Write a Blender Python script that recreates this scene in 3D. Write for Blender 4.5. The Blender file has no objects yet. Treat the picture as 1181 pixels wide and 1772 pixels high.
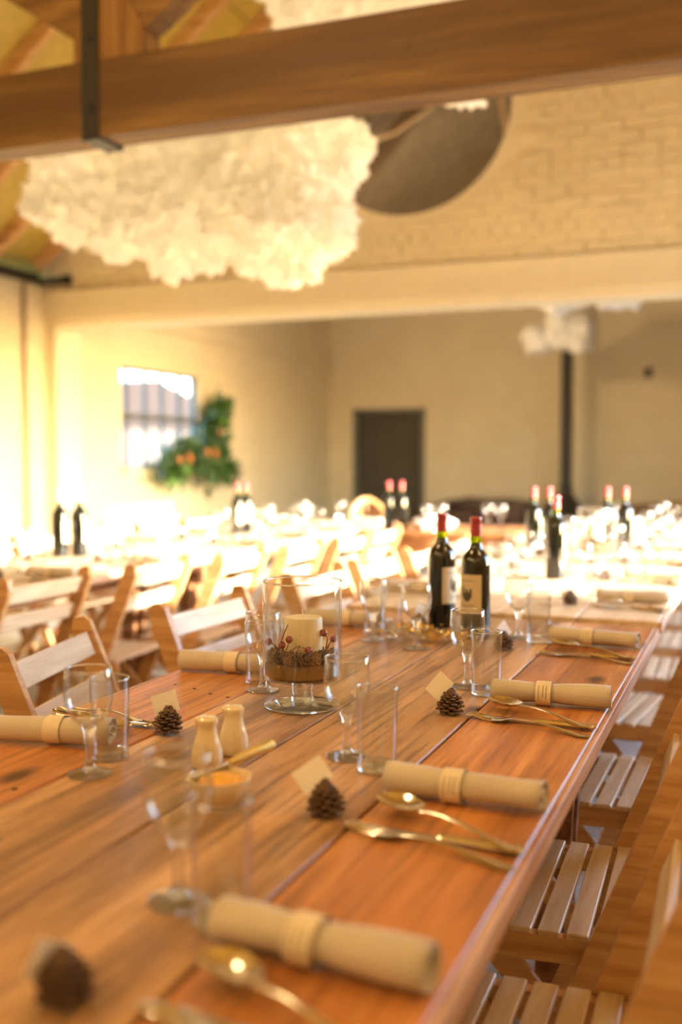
import bpy, bmesh, math, random
from mathutils import Vector, Matrix, noise as mnoise
random.seed(7)
PI = math.pi
C = bpy.context.scene
COL = C.collection

# ------------------------------------------------------------------ camera
cam = bpy.data.cameras.new('camera')
cam.sensor_fit = 'VERTICAL'
cam.sensor_height = 36.0
cam.sensor_width = 24.0
cam.lens = 1800.0 / 1772.0 * 36.0
cam.clip_start = 0.02
cam.clip_end = 200
cam.dof.use_dof = True
cam.dof.focus_distance = 1.90
cam.dof.aperture_fstop = 1.7
camo = bpy.data.objects.new('camera', cam)
COL.objects.link(camo)
camo.location = (0, 0, 1.22)
camo.rotation_euler = (math.radians(90 - 2.958), 0, math.radians(21.635))
C.camera = camo

# ------------------------------------------------------------------ world, sun, added lights, exposure
W = bpy.data.worlds.new('sky')
C.world = W
W.use_nodes = True
bg = W.node_tree.nodes['Background']
SUN_EL, SUN_AZ = math.radians(13.0), math.radians(-4.0)
sky = W.node_tree.nodes.new('ShaderNodeTexSky')
sky.sky_type = 'NISHITA'
sky.sun_disc = False
sky.sun_elevation = SUN_EL
sky.sun_rotation = math.radians(90) - SUN_AZ
sky.air_density = 1.0
sky.dust_density = 1.2
sky.ozone_density = 3.0
W.node_tree.links.new(sky.outputs[0], bg.inputs[0])
bg.inputs[1].default_value = 1.25


def light(name, kind, energy, col, loc, rot=(0, 0, 0), **kw):
    l = bpy.data.lights.new(name, kind)
    l.energy = energy
    l.color = col
    for k, v in kw.items():
        setattr(l, k, v)
    o = bpy.data.objects.new(name, l)
    COL.objects.link(o)
    o.location = loc
    o.rotation_euler = rot
    return o


sd = Vector((math.cos(SUN_EL) * math.cos(SUN_AZ), math.cos(SUN_EL) * math.sin(SUN_AZ), math.sin(SUN_EL)))
light('sun', 'SUN', 12.5, (1.0, 0.92, 0.80), (8, 2, 4), sd.to_track_quat('Z', 'Y').to_euler(), angle=math.radians(0.8))


# portals: guide the sky light through the two openings in the right-hand walls
def portal(name, y0, y1, z1, x, z0=0.0):
    l = bpy.data.lights.new(name, 'AREA')
    l.shape = 'RECTANGLE'
    l.size = z1 - z0
    l.size_y = y1 - y0
    l.cycles.is_portal = True
    o = bpy.data.objects.new(name, l)
    COL.objects.link(o)
    o.location = (x, (y0 + y1) / 2, (z0 + z1) / 2)
    o.rotation_euler = (0, PI / 2, 0)


portal('daylight_barn_window', 3.25, 7.6, 2.3, 1.12, 0.95)
portal('daylight_far_door', 8.75, 10.0, 2.45, 1.12)
# added bodiless warm lights, unseen above and behind the camera, brightening near table and glasses
WARM = (1.0, 0.70, 0.36)
for i, p in enumerate(((-3.4, 0.6, 2.9), (-2.3, -0.4, 3.0), (-1.1, -1.2, 2.9), (0.2, -0.9, 2.8), (0.7, 0.5, 2.8), (0.6, 2.2, 2.9), (-2.0, 1.9, 3.1))):
    light('warm_fill', 'POINT', (18, 17, 12, 3.5, 3, 8, 18)[i], WARM, p, shadow_soft_size=0.17)
light('far_room_fill', 'POINT', 62, (1.0, 0.70, 0.38), (-4.0, 10.3, 3.0), shadow_soft_size=0.12)  # added unseen light brightening the far room and throwing the flue's shadow

C.view_settings.view_transform = 'Standard'
C.view_settings.look = 'None'
C.view_settings.gamma = 1.0
C.view_settings.use_curve_mapping = False
C.view_settings.exposure = 1.6
try:
    cy = C.cycles
    cy.use_denoising = True
    cy.max_bounces = 14
    cy.diffuse_bounces = 4
    cy.glossy_bounces = 4
    cy.transmission_bounces = 10
    cy.transparent_max_bounces = 32
    cy.caustics_reflective = False
    cy.caustics_refractive = False
    cy.sample_clamp_indirect = 6.0
    cy.blur_glossy = 0.5
except Exception:
    pass


# ------------------------------------------------------------------ materials
def new_mat(name):
    m = bpy.data.materials.new(name)
    m.use_nodes = True
    nt = m.node_tree
    nt.nodes.clear()
    out = nt.nodes.new('ShaderNodeOutputMaterial')
    return m, nt, out


def N(nt, t, **kw):
    n = nt.nodes.new(t)
    for k, v in kw.items():
        if k.startswith('i_'):
            n.inputs[k[2:].replace('_', ' ')].default_value = v
        else:
            setattr(n, k, v)
    return n


def ramp(nt, stops):
    r = nt.nodes.new('ShaderNodeValToRGB')
    e = r.color_ramp.elements
    while len(e) < len(stops):
        e.new(0.5)
    for i, (p, c) in enumerate(stops):
        e[i].position = p
        e[i].color = (*c, 1)
    return r


def coords(nt, scale, rand=True):
    tc = N(nt, 'ShaderNodeTexCoord')
    mp = N(nt, 'ShaderNodeMapping')
    mp.inputs['Scale'].default_value = scale
    nt.links.new(tc.outputs['Object'], mp.inputs['Vector'])
    if rand:
        oi = N(nt, 'ShaderNodeObjectInfo')
        mul = N(nt, 'ShaderNodeMath', operation='MULTIPLY')
        mul.inputs[1].default_value = 37.0
        nt.links.new(oi.outputs['Random'], mul.inputs[0])
        cb = N(nt, 'ShaderNodeCombineXYZ')
        for k in range(3):
            nt.links.new(mul.outputs[0], cb.inputs[k])
        nt.links.new(cb.outputs[0], mp.inputs['Location'])
    return mp


def plain(name, col, rough=0.5, metal=0.0, var=0.0, vscale=20.0, bump=0.0, emit=None, spec=0.5, coat=0.0):
    m, nt, out = new_mat(name)
    b = N(nt, 'ShaderNodeBsdfPrincipled')
    b.inputs['Base Color'].default_value = (*col, 1)
    b.inputs['Roughness'].default_value = rough
    b.inputs['Metallic'].default_value = metal
    b.inputs['Specular IOR Level'].default_value = spec
    b.inputs['Coat Weight'].default_value = coat
    if emit:
        b.inputs['Emission Color'].default_value = (*emit[0], 1)
        b.inputs['Emission Strength'].default_value = emit[1]
    if var or bump:
        mp = coords(nt, (vscale,) * 3)
        nz = N(nt, 'ShaderNodeTexNoise')
        nz.inputs['Detail'].default_value = 5
        nt.links.new(mp.outputs[0], nz.inputs['Vector'])
        if var:
            r = ramp(nt, [(0.3, tuple(c * (1 - var) for c in col)), (0.7, tuple(min(1, c * (1 + var)) for c in col))])
            nt.links.new(nz.outputs['Fac'], r.inputs[0])
            nt.links.new(r.outputs[0], b.inputs['Base Color'])
        if bump:
            bp = N(nt, 'ShaderNodeBump')
            bp.inputs['Strength'].default_value = bump
            bp.inputs['Distance'].default_value = 0.01
            nt.links.new(nz.outputs['Fac'], bp.inputs['Height'])
            nt.links.new(bp.outputs[0], b.inputs['Normal'])
    nt.links.new(b.outputs[0], out.inputs[0])
    return m


def wood(name, dark, mid, light_, scale=(26, 1.6, 26), rough=0.4, stain=None, knots=0.0, bump=0.15, coat=0.0, worn=0.0):
    """grain runs along the axis that has the small scale"""
    m, nt, out = new_mat(name)
    L = nt.links
    b = N(nt, 'ShaderNodeBsdfPrincipled')
    b.inputs['Coat Weight'].default_value = coat
    mp = coords(nt, scale)
    n1 = N(nt, 'ShaderNodeTexNoise')
    n1.inputs['Scale'].default_value = 1.0
    n1.inputs['Detail'].default_value = 7
    n1.inputs['Roughness'].default_value = 0.62
    n1.inputs['Distortion'].default_value = 0.5
    L.new(mp.outputs[0], n1.inputs['Vector'])
    r = ramp(nt, [(0.36, dark), (0.5, mid), (0.64, light_)])
    L.new(n1.outputs['Fac'], r.inputs[0])
    colout = r.outputs[0]
    s2 = tuple(x * 0.16 for x in scale)
    if stain:
        mp2 = coords(nt, (s2[0], max(s2[1], 0.8), s2[2]))
        n2 = N(nt, 'ShaderNodeTexNoise')
        n2.inputs['Scale'].default_value = 1.0
        n2.inputs['Detail'].default_value = 6
        n2.inputs['Roughness'].default_value = 0.7
        L.new(mp2.outputs[0], n2.inputs['Vector'])
        r2 = ramp(nt, [(0.42, (0, 0, 0)), (0.66, (1, 1, 1))])
        L.new(n2.outputs['Fac'], r2.inputs[0])
        mx = N(nt, 'ShaderNodeMix', data_type='RGBA')
        L.new(r2.outputs[0], mx.inputs['Factor'])
        L.new(colout, mx.inputs['A'])
        mx.inputs['B'].default_value = (*stain, 1)
        colout = mx.outputs['Result']
    if knots:
        mp3 = coords(nt, (5.5, 2.6, 5.5))
        v = N(nt, 'ShaderNodeTexVoronoi')
        v.inputs['Scale'].default_value = 1.0
        L.new(mp3.outputs[0], v.inputs['Vector'])
        r3 = ramp(nt, [(knots * 0.35, (1, 1, 1)), (knots, (0, 0, 0))])
        L.new(v.outputs['Distance'], r3.inputs[0])
        mx = N(nt, 'ShaderNodeMix', data_type='RGBA')
        L.new(r3.outputs[0], mx.inputs['Factor'])
        L.new(colout, mx.inputs['A'])
        mx.inputs['B'].default_value = (*[c * 0.25 for c in dark], 1)
        colout = mx.outputs['Result']
    if worn:
        mpf = coords(nt, tuple(x * 4.2 for x in scale))
        nf = N(nt, 'ShaderNodeTexNoise')
        nf.inputs['Scale'].default_value = 1.0
        nf.inputs['Detail'].default_value = 4
        L.new(mpf.outputs[0], nf.inputs['Vector'])
        rf = ramp(nt, [(0.34, (1 - worn, 1 - worn, 1 - worn)), (0.48, (1, 1, 1))])
        L.new(nf.outputs['Fac'], rf.inputs[0])
        mxf = N(nt, 'ShaderNodeMix', data_type='RGBA', blend_type='MULTIPLY')
        mxf.inputs['Factor'].default_value = 1.0
        L.new(colout, mxf.inputs['A'])
        L.new(rf.outputs[0], mxf.inputs['B'])
        mpw = coords(nt, (9.0, 1.1, 9.0))
        nw = N(nt, 'ShaderNodeTexNoise')
        nw.inputs['Scale'].default_value = 1.0
        nw.inputs['Detail'].default_value = 8
        nw.inputs['Roughness'].default_value = 0.7
        L.new(mpw.outputs[0], nw.inputs['Vector'])
        rw_ = ramp(nt, [(0.38, (0.42, 0.38, 0.36)), (0.50, (1, 1, 1)), (0.64, (1.35, 1.42, 1.5))])
        L.new(nw.outputs['Fac'], rw_.inputs[0])
        mxw = N(nt, 'ShaderNodeMix', data_type='RGBA', blend_type='MULTIPLY')
        mxw.inputs['Factor'].default_value = worn * 1.6
        L.new(mxf.outputs['Result'], mxw.inputs['A'])
        L.new(rw_.outputs[0], mxw.inputs['B'])
        colout = mxw.outputs['Result']
    L.new(colout, b.inputs['Base Color'])
    rr = N(nt, 'ShaderNodeMapRange')
    rr.inputs['To Min'].default_value = rough - 0.08
    rr.inputs['To Max'].default_value = rough + 0.18
    L.new(n1.outputs['Fac'], rr.inputs['Value'])
    L.new(rr.outputs[0], b.inputs['Roughness'])
    if bump:
        bp = N(nt, 'ShaderNodeBump')
        bp.inputs['Strength'].default_value = bump
        bp.inputs['Distance'].default_value = 0.004
        L.new(n1.outputs['Fac'], bp.inputs['Height'])
        L.new(bp.outputs[0], b.inputs['Normal'])
    L.new(b.outputs[0], out.inputs[0])
    return m


def thin_glass(name, tint=(0.98, 0.985, 0.98), rough=0.05, solid=0.0, base=0.06, power=3.0):
    m, nt, out = new_mat(name)
    t = N(nt, 'ShaderNodeBsdfTransparent')
    t.inputs[0].default_value = (*tint, 1)
    g = N(nt, 'ShaderNodeBsdfGlossy')
    g.inputs['Roughness'].default_value = rough
    # Schlick reflectance of a thin sheet, the same from both of its faces
    f = N(nt, 'ShaderNodeLayerWeight')
    f.inputs['Blend'].default_value = 0.5
    pw = N(nt, 'ShaderNodeMath', operation='POWER')
    pw.inputs[1].default_value = power
    nt.links.new(f.outputs['Facing'], pw.inputs[0])
    sc = N(nt, 'ShaderNodeMath', operation='MULTIPLY_ADD')
    sc.inputs[1].default_value = 0.80
    sc.inputs[2].default_value = base
    nt.links.new(pw.outputs[0], sc.inputs[0])
    mx = N(nt, 'ShaderNodeMixShader')
    nt.links.new(sc.outputs[0], mx.inputs[0])
    nt.links.new(t.outputs[0], mx.inputs[1])
    nt.links.new(g.outputs[0], mx.inputs[2])
    if solid:
        gl = N(nt, 'ShaderNodeBsdfGlass')
        gl.inputs['IOR'].default_value = 1.5
        m2 = N(nt, 'ShaderNodeMixShader')
        m2.inputs[0].default_value = solid
        nt.links.new(mx.outputs[0], m2.inputs[1])
        nt.links.new(gl.outputs[0], m2.inputs[2])
        mx = m2
    nt.links.new(mx.outputs[0], out.inputs[0])
    return m


def real_glass(name, col=(1, 1, 1), rough=0.0, ior=1.5):
    m, nt, out = new_mat(name)
    g = N(nt, 'ShaderNodeBsdfGlass')
    g.inputs['Color'].default_value = (*col, 1)
    g.inputs['Roughness'].default_value = rough
    g.inputs['IOR'].default_value = ior
    nt.links.new(g.outputs[0], out.inputs[0])
    return m


def brick_paint(name, col, bump=0.4, scale=1.0):
    """painted masonry too far away to tell its bricks apart"""
    m, nt, out = new_mat(name)
    L = nt.links
    b = N(nt, 'ShaderNodeBsdfPrincipled')
    b.inputs['Roughness'].default_value = 0.65
    tc = N(nt, 'ShaderNodeTexCoord')
    sep = N(nt, 'ShaderNodeSeparateXYZ')
    L.new(tc.outputs['Object'], sep.inputs[0])
    add = N(nt, 'ShaderNodeMath', operation='ADD')
    L.new(sep.outputs[0], add.inputs[0])
    L.new(sep.outputs[1], add.inputs[1])
    cb = N(nt, 'ShaderNodeCombineXYZ')
    L.new(add.outputs[0], cb.inputs[0])
    L.new(sep.outputs[2], cb.inputs[1])
    br = N(nt, 'ShaderNodeTexBrick')
    br.inputs['Scale'].default_value = 1.0
    br.inputs['Brick Width'].default_value = 0.225
    br.inputs['Row Height'].default_value = 0.075
    br.inputs['Mortar Size'].default_value = 0.006
    br.inputs['Mortar Smooth'].default_value = 0.4
    br.inputs['Color1'].default_value = (*col, 1)
    br.inputs['Color2'].default_value = (*[c * 0.95 for c in col], 1)
    br.inputs['Mortar'].default_value = (*[c * 0.88 for c in col], 1)
    L.new(cb.outputs[0], br.inputs['Vector'])
    nz = N(nt, 'ShaderNodeTexNoise')
    nz.inputs['Scale'].default_value = 1.3
    nz.inputs['Detail'].default_value = 6
    L.new(tc.outputs['Object'], nz.inputs['Vector'])
    r = ramp(nt, [(0.35, (0.93, 0.92, 0.9)), (0.7, (1, 1, 1))])
    L.new(nz.outputs['Fac'], r.inputs[0])
    mx = N(nt, 'ShaderNodeMix', data_type='RGBA', blend_type='MULTIPLY')
    mx.inputs['Factor'].default_value = 1.0
    L.new(br.outputs['Color'], mx.inputs['A'])
    L.new(r.outputs[0], mx.inputs['B'])
    L.new(mx.outputs['Result'], b.inputs['Base Color'])
    bp = N(nt, 'ShaderNodeBump')
    bp.inputs['Strength'].default_value = bump
    bp.inputs['Distance'].default_value = 0.01
    bp.invert = True
    L.new(br.outputs['Fac'], bp.inputs['Height'])
    L.new(bp.outputs[0], b.inputs['Normal'])
    L.new(b.outputs[0], out.inputs[0])
    return m


def linen(name, col):
    m, nt, out = new_mat(name)
    L = nt.links
    b = N(nt, 'ShaderNodeBsdfPrincipled')
    b.inputs['Roughness'].default_value = 0.85
    b.inputs['Sheen Weight'].default_value = 0.3
    mp = coords(nt, (900, 900, 900), rand=False)
    w1 = N(nt, 'ShaderNodeTexNoise')
    w1.inputs['Scale'].default_value = 1.0
    L.new(mp.outputs[0], w1.inputs['Vector'])
    mp2 = coords(nt, (14, 14, 14))
    w2 = N(nt, 'ShaderNodeTexNoise')
    w2.inputs['Scale'].default_value = 1.0
    L.new(mp2.outputs[0], w2.inputs['Vector'])
    ad = N(nt, 'ShaderNodeMath', operation='ADD')
    L.new(w1.outputs['Fac'], ad.inputs[0])
    L.new(w2.outputs['Fac'], ad.inputs[1])
    r = ramp(nt, [(0.35, tuple(c * 0.78 for c in col)), (0.65, col)])
    hf = N(nt, 'ShaderNodeMath', operation='MULTIPLY')
    hf.inputs[1].default_value = 0.5
    L.new(ad.outputs[0], hf.inputs[0])
    L.new(hf.outputs[0], r.inputs[0])
    L.new(r.outputs[0], b.inputs['Base Color'])
    bp = N(nt, 'ShaderNodeBump')
    bp.inputs['Strength'].default_value = 0.25
    bp.inputs['Distance'].default_value = 0.002
    L.new(hf.outputs[0], bp.inputs['Height'])
    L.new(bp.outputs[0], b.inputs['Normal'])
    L.new(b.outputs[0], out.inputs[0])
    return m


M = {}
M['plank_red'] = wood('plank_red', (0.38, 0.14, 0.038), (0.58, 0.24, 0.075), (0.72, 0.36, 0.14), (24, 0.8, 24), 0.38, (0.46, 0.185, 0.058), 0.15, worn=0.34)
M['plank_brown'] = wood('plank_brown', (0.15, 0.072, 0.030), (0.42, 0.225, 0.100), (0.62, 0.38, 0.20), (20, 0.8, 20), 0.36, (0.58, 0.34, 0.155), 0.12, worn=0.5)
M['plank_pale'] = wood('plank_pale', (0.55, 0.38, 0.21), (0.72, 0.54, 0.34), (0.80, 0.65, 0.45), (30, 1.0, 30), 0.40, (0.66, 0.47, 0.28))  # pale tone raised further, standing in for sunlight blocked by chair backs
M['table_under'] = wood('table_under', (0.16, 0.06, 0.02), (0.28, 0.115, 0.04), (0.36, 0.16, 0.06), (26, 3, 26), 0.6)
M['edge'] = wood('edge', (0.36, 0.16, 0.075), (0.56, 0.31, 0.18), (0.66, 0.44, 0.30), (30, 2, 30), 0.55)
M['beech'] = wood('beech', (0.46, 0.23, 0.08), (0.60, 0.32, 0.125), (0.68, 0.41, 0.18), (3.0, 40, 40), 0.42, coat=0.1)
M['beech_slat'] = wood('beech_slat', (0.54, 0.38, 0.23), (0.64, 0.48, 0.32), (0.72, 0.57, 0.40), (40, 3.0, 40), 0.42, coat=0.1)
M['beam'] = wood('beam', (0.12, 0.055, 0.010), (0.215, 0.110, 0.024), (0.31, 0.170, 0.045), (1.1, 14, 14), 0.55, (0.10, 0.045, 0.008), 0.08)
M['rafter'] = wood('rafter', (0.50, 0.26, 0.09), (0.66, 0.38, 0.15), (0.74, 0.47, 0.22), (2, 20, 20), 0.55)
M['board'] = plain('board', (0.56, 0.41, 0.085), 0.55, var=0.12, vscale=3)
M['iron'] = plain('iron', (0.035, 0.030, 0.024), 0.5, 0.3, var=0.3, vscale=30)
M['wall'] = brick_paint('wall', (0.82, 0.71, 0.48))
M['wall_far'] = brick_paint('wall_far', (0.80, 0.69, 0.47))
M['brick'] = plain('brick', (0.83, 0.72, 0.48), 0.62, var=0.05, vscale=25, bump=0.35)
M['plaster'] = plain('plaster', (0.84, 0.74, 0.52), 0.6, var=0.03, vscale=2)
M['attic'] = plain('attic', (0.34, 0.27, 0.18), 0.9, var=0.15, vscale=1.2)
M['attic_beam'] = plain('attic_beam', (0.12, 0.08, 0.045), 0.8)
M['floor'] = plain('floor', (0.34, 0.32, 0.31), 0.7, var=0.22, vscale=9, bump=0.2)
M['cloud'] = None
M['dark_metal'] = plain('dark_metal', (0.05, 0.045, 0.04), 0.45, 0.5)
M['pipe'] = plain('pipe', (0.36, 0.29, 0.18), 0.5, 0.4)
M['window_metal'] = plain('window_metal', (0.10, 0.11, 0.10), 0.45, 0.2)
M['door'] = plain('door', (0.075, 0.062, 0.045), 0.6, var=0.25, vscale=2)
M['door_frame'] = plain('door_frame', (0.17, 0.17, 0.14), 0.5)
M['glass'] = thin_glass('glass')
M['glass_solid'] = thin_glass('glass_solid', solid=0.5)
M['glass_rim'] = thin_glass('glass_rim', solid=0.75)
M['pane'] = thin_glass('pane', (0.94, 0.96, 0.97), base=0.025, power=5.0)
M['bottle'] = plain('bottle', (0.003, 0.0035, 0.0015), 0.05, spec=0.6, coat=0.3)
M['bottle_neck'] = real_glass('bottle_neck', (0.42, 0.50, 0.05), 0.03)
M['capsule'] = plain('capsule', (0.36, 0.030, 0.036), 0.35, 0.0, coat=0.3)
M['capsule_pale'] = plain('capsule_pale', (0.80, 0.72, 0.64), 0.35, 0.0, coat=0.3)
M['label'] = plain('label', (0.66, 0.56, 0.38), 0.7, var=0.05)
M['ink'] = plain('ink', (0.09, 0.075, 0.06), 0.8)
M['linen'] = linen('linen', (0.66, 0.58, 0.465))
M['band'] = plain('band', (0.78, 0.68, 0.50), 0.75, var=0.03)
M['silver'] = plain('silver', (0.80, 0.74, 0.62), 0.16, 1.0)
M['cone'] = plain('cone', (0.135, 0.075, 0.038), 0.7, var=0.4, vscale=60)
M['cone_pale'] = plain('cone_pale', (0.32, 0.20, 0.11), 0.7, var=0.35, vscale=60)
M['card'] = plain('card', (0.92, 0.90, 0.88), 0.7)
M['wax'] = plain('wax', (0.86, 0.76, 0.55), 0.45)
M['wax'].node_tree.nodes['Principled BSDF'].inputs['Subsurface Weight'].default_value = 0.25
M['wax'].node_tree.nodes['Principled BSDF'].inputs['Subsurface Radius'].default_value = (0.02, 0.012, 0.006)
M['wick'] = plain('wick', (0.8, 0.74, 0.6), 0.9)
M['sand'] = plain('sand', (0.46, 0.24, 0.075), 0.9, var=0.45, vscale=260, bump=0.8)
M['berry'] = plain('berry', (0.26, 0.012, 0.014), 0.18, coat=0.5)
M['twig'] = plain('twig', (0.16, 0.075, 0.035), 0.7)
M['ceramic'] = plain('ceramic', (0.80, 0.66, 0.42), 0.16, coat=0.6)
M['hole'] = plain('hole', (0.05, 0.03, 0.02), 0.8)
M['butter'] = plain('butter', (0.84, 0.45, 0.055), 0.4, var=0.15, vscale=30, bump=0.4)
M['brass'] = plain('brass', (0.72, 0.55, 0.18), 0.3, 0.9, var=0.15, vscale=80, bump=0.3)
M['gold_wire'] = plain('gold_wire', (0.9, 0.72, 0.35), 0.15, 1.0)
M['leather'] = plain('leather', (0.085, 0.045, 0.030), 0.45, var=0.2, vscale=6)
M['leather_tan'] = plain('leather_tan', (0.30, 0.15, 0.05), 0.5, var=0.2, vscale=6)
M['stove'] = plain('stove', (0.045, 0.038, 0.030), 0.5, 0.3)
M['leaf'] = plain('leaf', (0.045, 0.10, 0.020), 0.45, var=0.45, vscale=7)
M['leaf_light'] = plain('leaf_light', (0.14, 0.30, 0.03), 0.45, var=0.3, vscale=7)
M['orange'] = plain('orange', (0.55, 0.20, 0.06), 0.6, var=0.2)
M['house_wall'] = plain('house_wall', (0.085, 0.068, 0.064), 0.8, var=0.05, vscale=1)  # wall colour darkened to carry the shade on this building
M['house_roof'] = plain('house_roof', (0.020, 0.010, 0.007), 0.85, var=0.15, vscale=2)  # roof darkened likewise, shade put into its colour
M['ground'] = plain('ground', (0.20, 0.18, 0.14), 0.9, var=0.2, vscale=1)
M['rope'] = plain('rope', (0.60, 0.46, 0.28), 0.8)
M['linen_white'] = plain('linen_white', (0.78, 0.74, 0.70), 0.85)


def cloud_mat():
    m, nt, out = new_mat('cloud')
    b = N(nt, 'ShaderNodeBsdfPrincipled')
    b.inputs['Base Color'].default_value = (0.94, 0.92, 0.87, 1)
    b.inputs['Roughness'].default_value = 1.0
    b.inputs['Specular IOR Level'].default_value = 0.0
    b.inputs['Emission Color'].default_value = (1.0, 0.74, 0.36, 1)
    b.inputs['Emission Strength'].default_value = 0.115
    nt.links.new(b.outputs[0], out.inputs[0])
    return m


M['cloud'] = cloud_mat()
M['cloud_unlit'] = plain('cloud_unlit', (0.88, 0.85, 0.78), 1.0, spec=0.0)


# ------------------------------------------------------------------ mesh builder
class MB:
    def __init__(s):
        s.v, s.f, s.sm = [], [], []

    def add(s, vs, fs, smooth=False):
        o = len(s.v)
        s.v += [tuple(p) for p in vs]
        s.f += [tuple(i + o for i in f) for f in fs]
        s.sm += [smooth] * len(fs)
        return s

    def box(s, c, d, rot=None, ch=0.0):
        """box of size d at c, optional rotation matrix, optional chamfer"""
        hx, hy, hz = d[0] / 2, d[1] / 2, d[2] / 2
        if ch <= 0:
            vs = [Vector((x * hx, y * hy, z * hz)) for x in (-1, 1) for y in (-1, 1) for z in (-1, 1)]
            fs = [(0, 1, 3, 2), (4, 6, 7, 5), (0, 4, 5, 1), (2, 3, 7, 6), (0, 2, 6, 4), (1, 5, 7, 3)]
        else:
            bm = bmesh.new()
            bmesh.ops.create_cube(bm, size=1.0)
            bmesh.ops.scale(bm, vec=d, verts=bm.verts)
            bmesh.ops.bevel(bm, geom=bm.edges[:], offset=ch, segments=1, affect='EDGES', profile=0.5)
            bm.verts.index_update()
            vs = [v.co.copy() for v in bm.verts]
            fs = [tuple(v.index for v in f.verts) for f in bm.faces]
            bm.free()
        c = Vector(c)
        vs = [(rot @ v if rot is not None else v) + c for v in vs]
        return s.add(vs, fs)

    def bar(s, a, b, w, t, side=(0, 1, 0), ch=0.0):
        """box from a to b; w across (perpendicular to side), t along side"""
        a, b = Vector(a), Vector(b)
        z = (b - a).normalized()
        y = Vector(side)
        y = (y - z * y.dot(z)).normalized()
        x = y.cross(z)
        R = Matrix((x, y, z)).transposed()
        return s.box((a + b) / 2, (w, t, (b - a).length), R, ch)

    def lathe(s, prof, seg=32, c=(0, 0, 0), axis=None, smooth=True):
        vs, fs = [], []
        n = len(prof)
        for i in range(seg):
            a = 2 * PI * i / seg
            ca, sa = math.cos(a), math.sin(a)
            for r, z in prof:
                vs.append(Vector((r * ca, r * sa, z)))
        for i in range(seg):
            j = (i + 1) % seg
            for k in range(n - 1):
                r0, r1 = prof[k][0], prof[k + 1][0]
                if r0 < 1e-6 and r1 < 1e-6:
                    continue
                if r0 < 1e-6:
                    fs.append((i * n + k, j * n + k + 1, i * n + k + 1))
                elif r1 < 1e-6:
                    fs.append((i * n + k, j * n + k, i * n + k + 1))
                else:
                    fs.append((i * n + k, j * n + k, j * n + k + 1, i * n + k + 1))
        if axis is not None:
            q = Vector(axis).to_track_quat('Z', 'Y')
            vs = [q @ v for v in vs]
        c = Vector(c)
        return s.add([v + c for v in vs], fs, smooth)

    def tube(s, pts, r, seg=8, cap=True, smooth=True):
        pts = [Vector(p) for p in pts]
        rs = r if isinstance(r, (list, tuple)) else [r] * len(pts)
        vs, fs = [], []
        up = Vector((0, 0, 1))
        for i, p in enumerate(pts):
            d = (pts[min(i + 1, len(pts) - 1)] - pts[max(i - 1, 0)]).normalized()
            u = up - d * up.dot(d)
            if u.length < 1e-3:
                u = Vector((1, 0, 0)) - d * d.x
            u.normalize()
            w = d.cross(u)
            for k in range(seg):
                a = 2 * PI * k / seg
                vs.append(p + (u * math.cos(a) + w * math.sin(a)) * rs[i])
        for i in range(len(pts) - 1):
            for k in range(seg):
                k2 = (k + 1) % seg
                fs.append((i * seg + k, i * seg + k2, (i + 1) * seg + k2, (i + 1) * seg + k))
        if cap:
            fs.append(tuple(range(seg - 1, -1, -1)))
            fs.append(tuple((len(pts) - 1) * seg + k for k in range(seg)))
        return s.add(vs, fs, smooth)

    def sphere(s, c, r, seg=12, rings=8):
        prof = [(r * math.sin(PI * i / rings) if 0 < i < rings else 0.0, -r * math.cos(PI * i / rings)) for i in range(rings + 1)]
        return s.lathe(prof, seg, c)

    def prism(s, poly, y0, y1, plane='xz', ch=0):
        """polygon extruded; plane 'xz' extrudes along y, 'yz' along x, 'xy' along z"""
        n = len(poly)

        def P(a, b, t):
            return {'xz': (a, t, b), 'yz': (t, a, b), 'xy': (a, b, t)}[plane]
        vs = [P(a, b, y0) for a, b in poly] + [P(a, b, y1) for a, b in poly]
        fs = [tuple(range(n)), tuple(range(2 * n - 1, n - 1, -1))]
        for i in range(n):
            j = (i + 1) % n
            fs.append((i, i + n, j + n, j))
        return s.add(vs, fs)

    def mesh(s, name, mat, sharp=35):
        me = bpy.data.meshes.new(name)
        me.from_pydata(s.v, [], s.f)
        bm = bmesh.new()
        bm.from_mesh(me)
        bmesh.ops.recalc_face_normals(bm, faces=bm.faces)
        bm.to_mesh(me)
        bm.free()
        me.polygons.foreach_set('use_smooth', s.sm)
        if any(s.sm):
            me.set_sharp_from_angle(angle=math.radians(sharp))
        me.materials.append(mat)
        me.update()
        return me

    def obj(s, name, mat, parent=None, sharp=35):
        o = bpy.data.objects.new(name, s.mesh(name, mat, sharp))
        COL.objects.link(o)
        if parent is not None:
            o.parent = parent
        return o


def piece(name, me, parent=None, loc=(0, 0, 0), rot=(0, 0, 0)):
    o = bpy.data.objects.new(name, me)
    COL.objects.link(o)
    o.parent = parent
    o.location = loc
    o.rotation_euler = rot
    return o


def tag(o, label=None, cat=None, group=None, kind=None):
    if label:
        o['label'] = label
    if cat:
        o['category'] = cat
    if group:
        o['group'] = group
    if kind:
        o['kind'] = kind
    return o


def thing(name, label, cat, loc=(0, 0, 0), rz=0.0, group=None):
    o = bpy.data.objects.new(name, None)
    o.empty_display_size = 0.05
    COL.objects.link(o)
    o.location = loc
    o.rotation_euler = (0, 0, rz)
    return tag(o, label, cat, group)


KIDS = {}


def freeze(root):
    """remember the children of a finished prototype so copies need no scene search"""
    def rec(o):
        return (o, [rec(c) for c in ALLKIDS.get(o.name, [])])
    ALLKIDS = {}
    for o in COL.objects:
        if o.parent is not None:
            ALLKIDS.setdefault(o.parent.name, []).append(o)
    KIDS[root.name] = rec(root)
    return root


USED = set()


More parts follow.
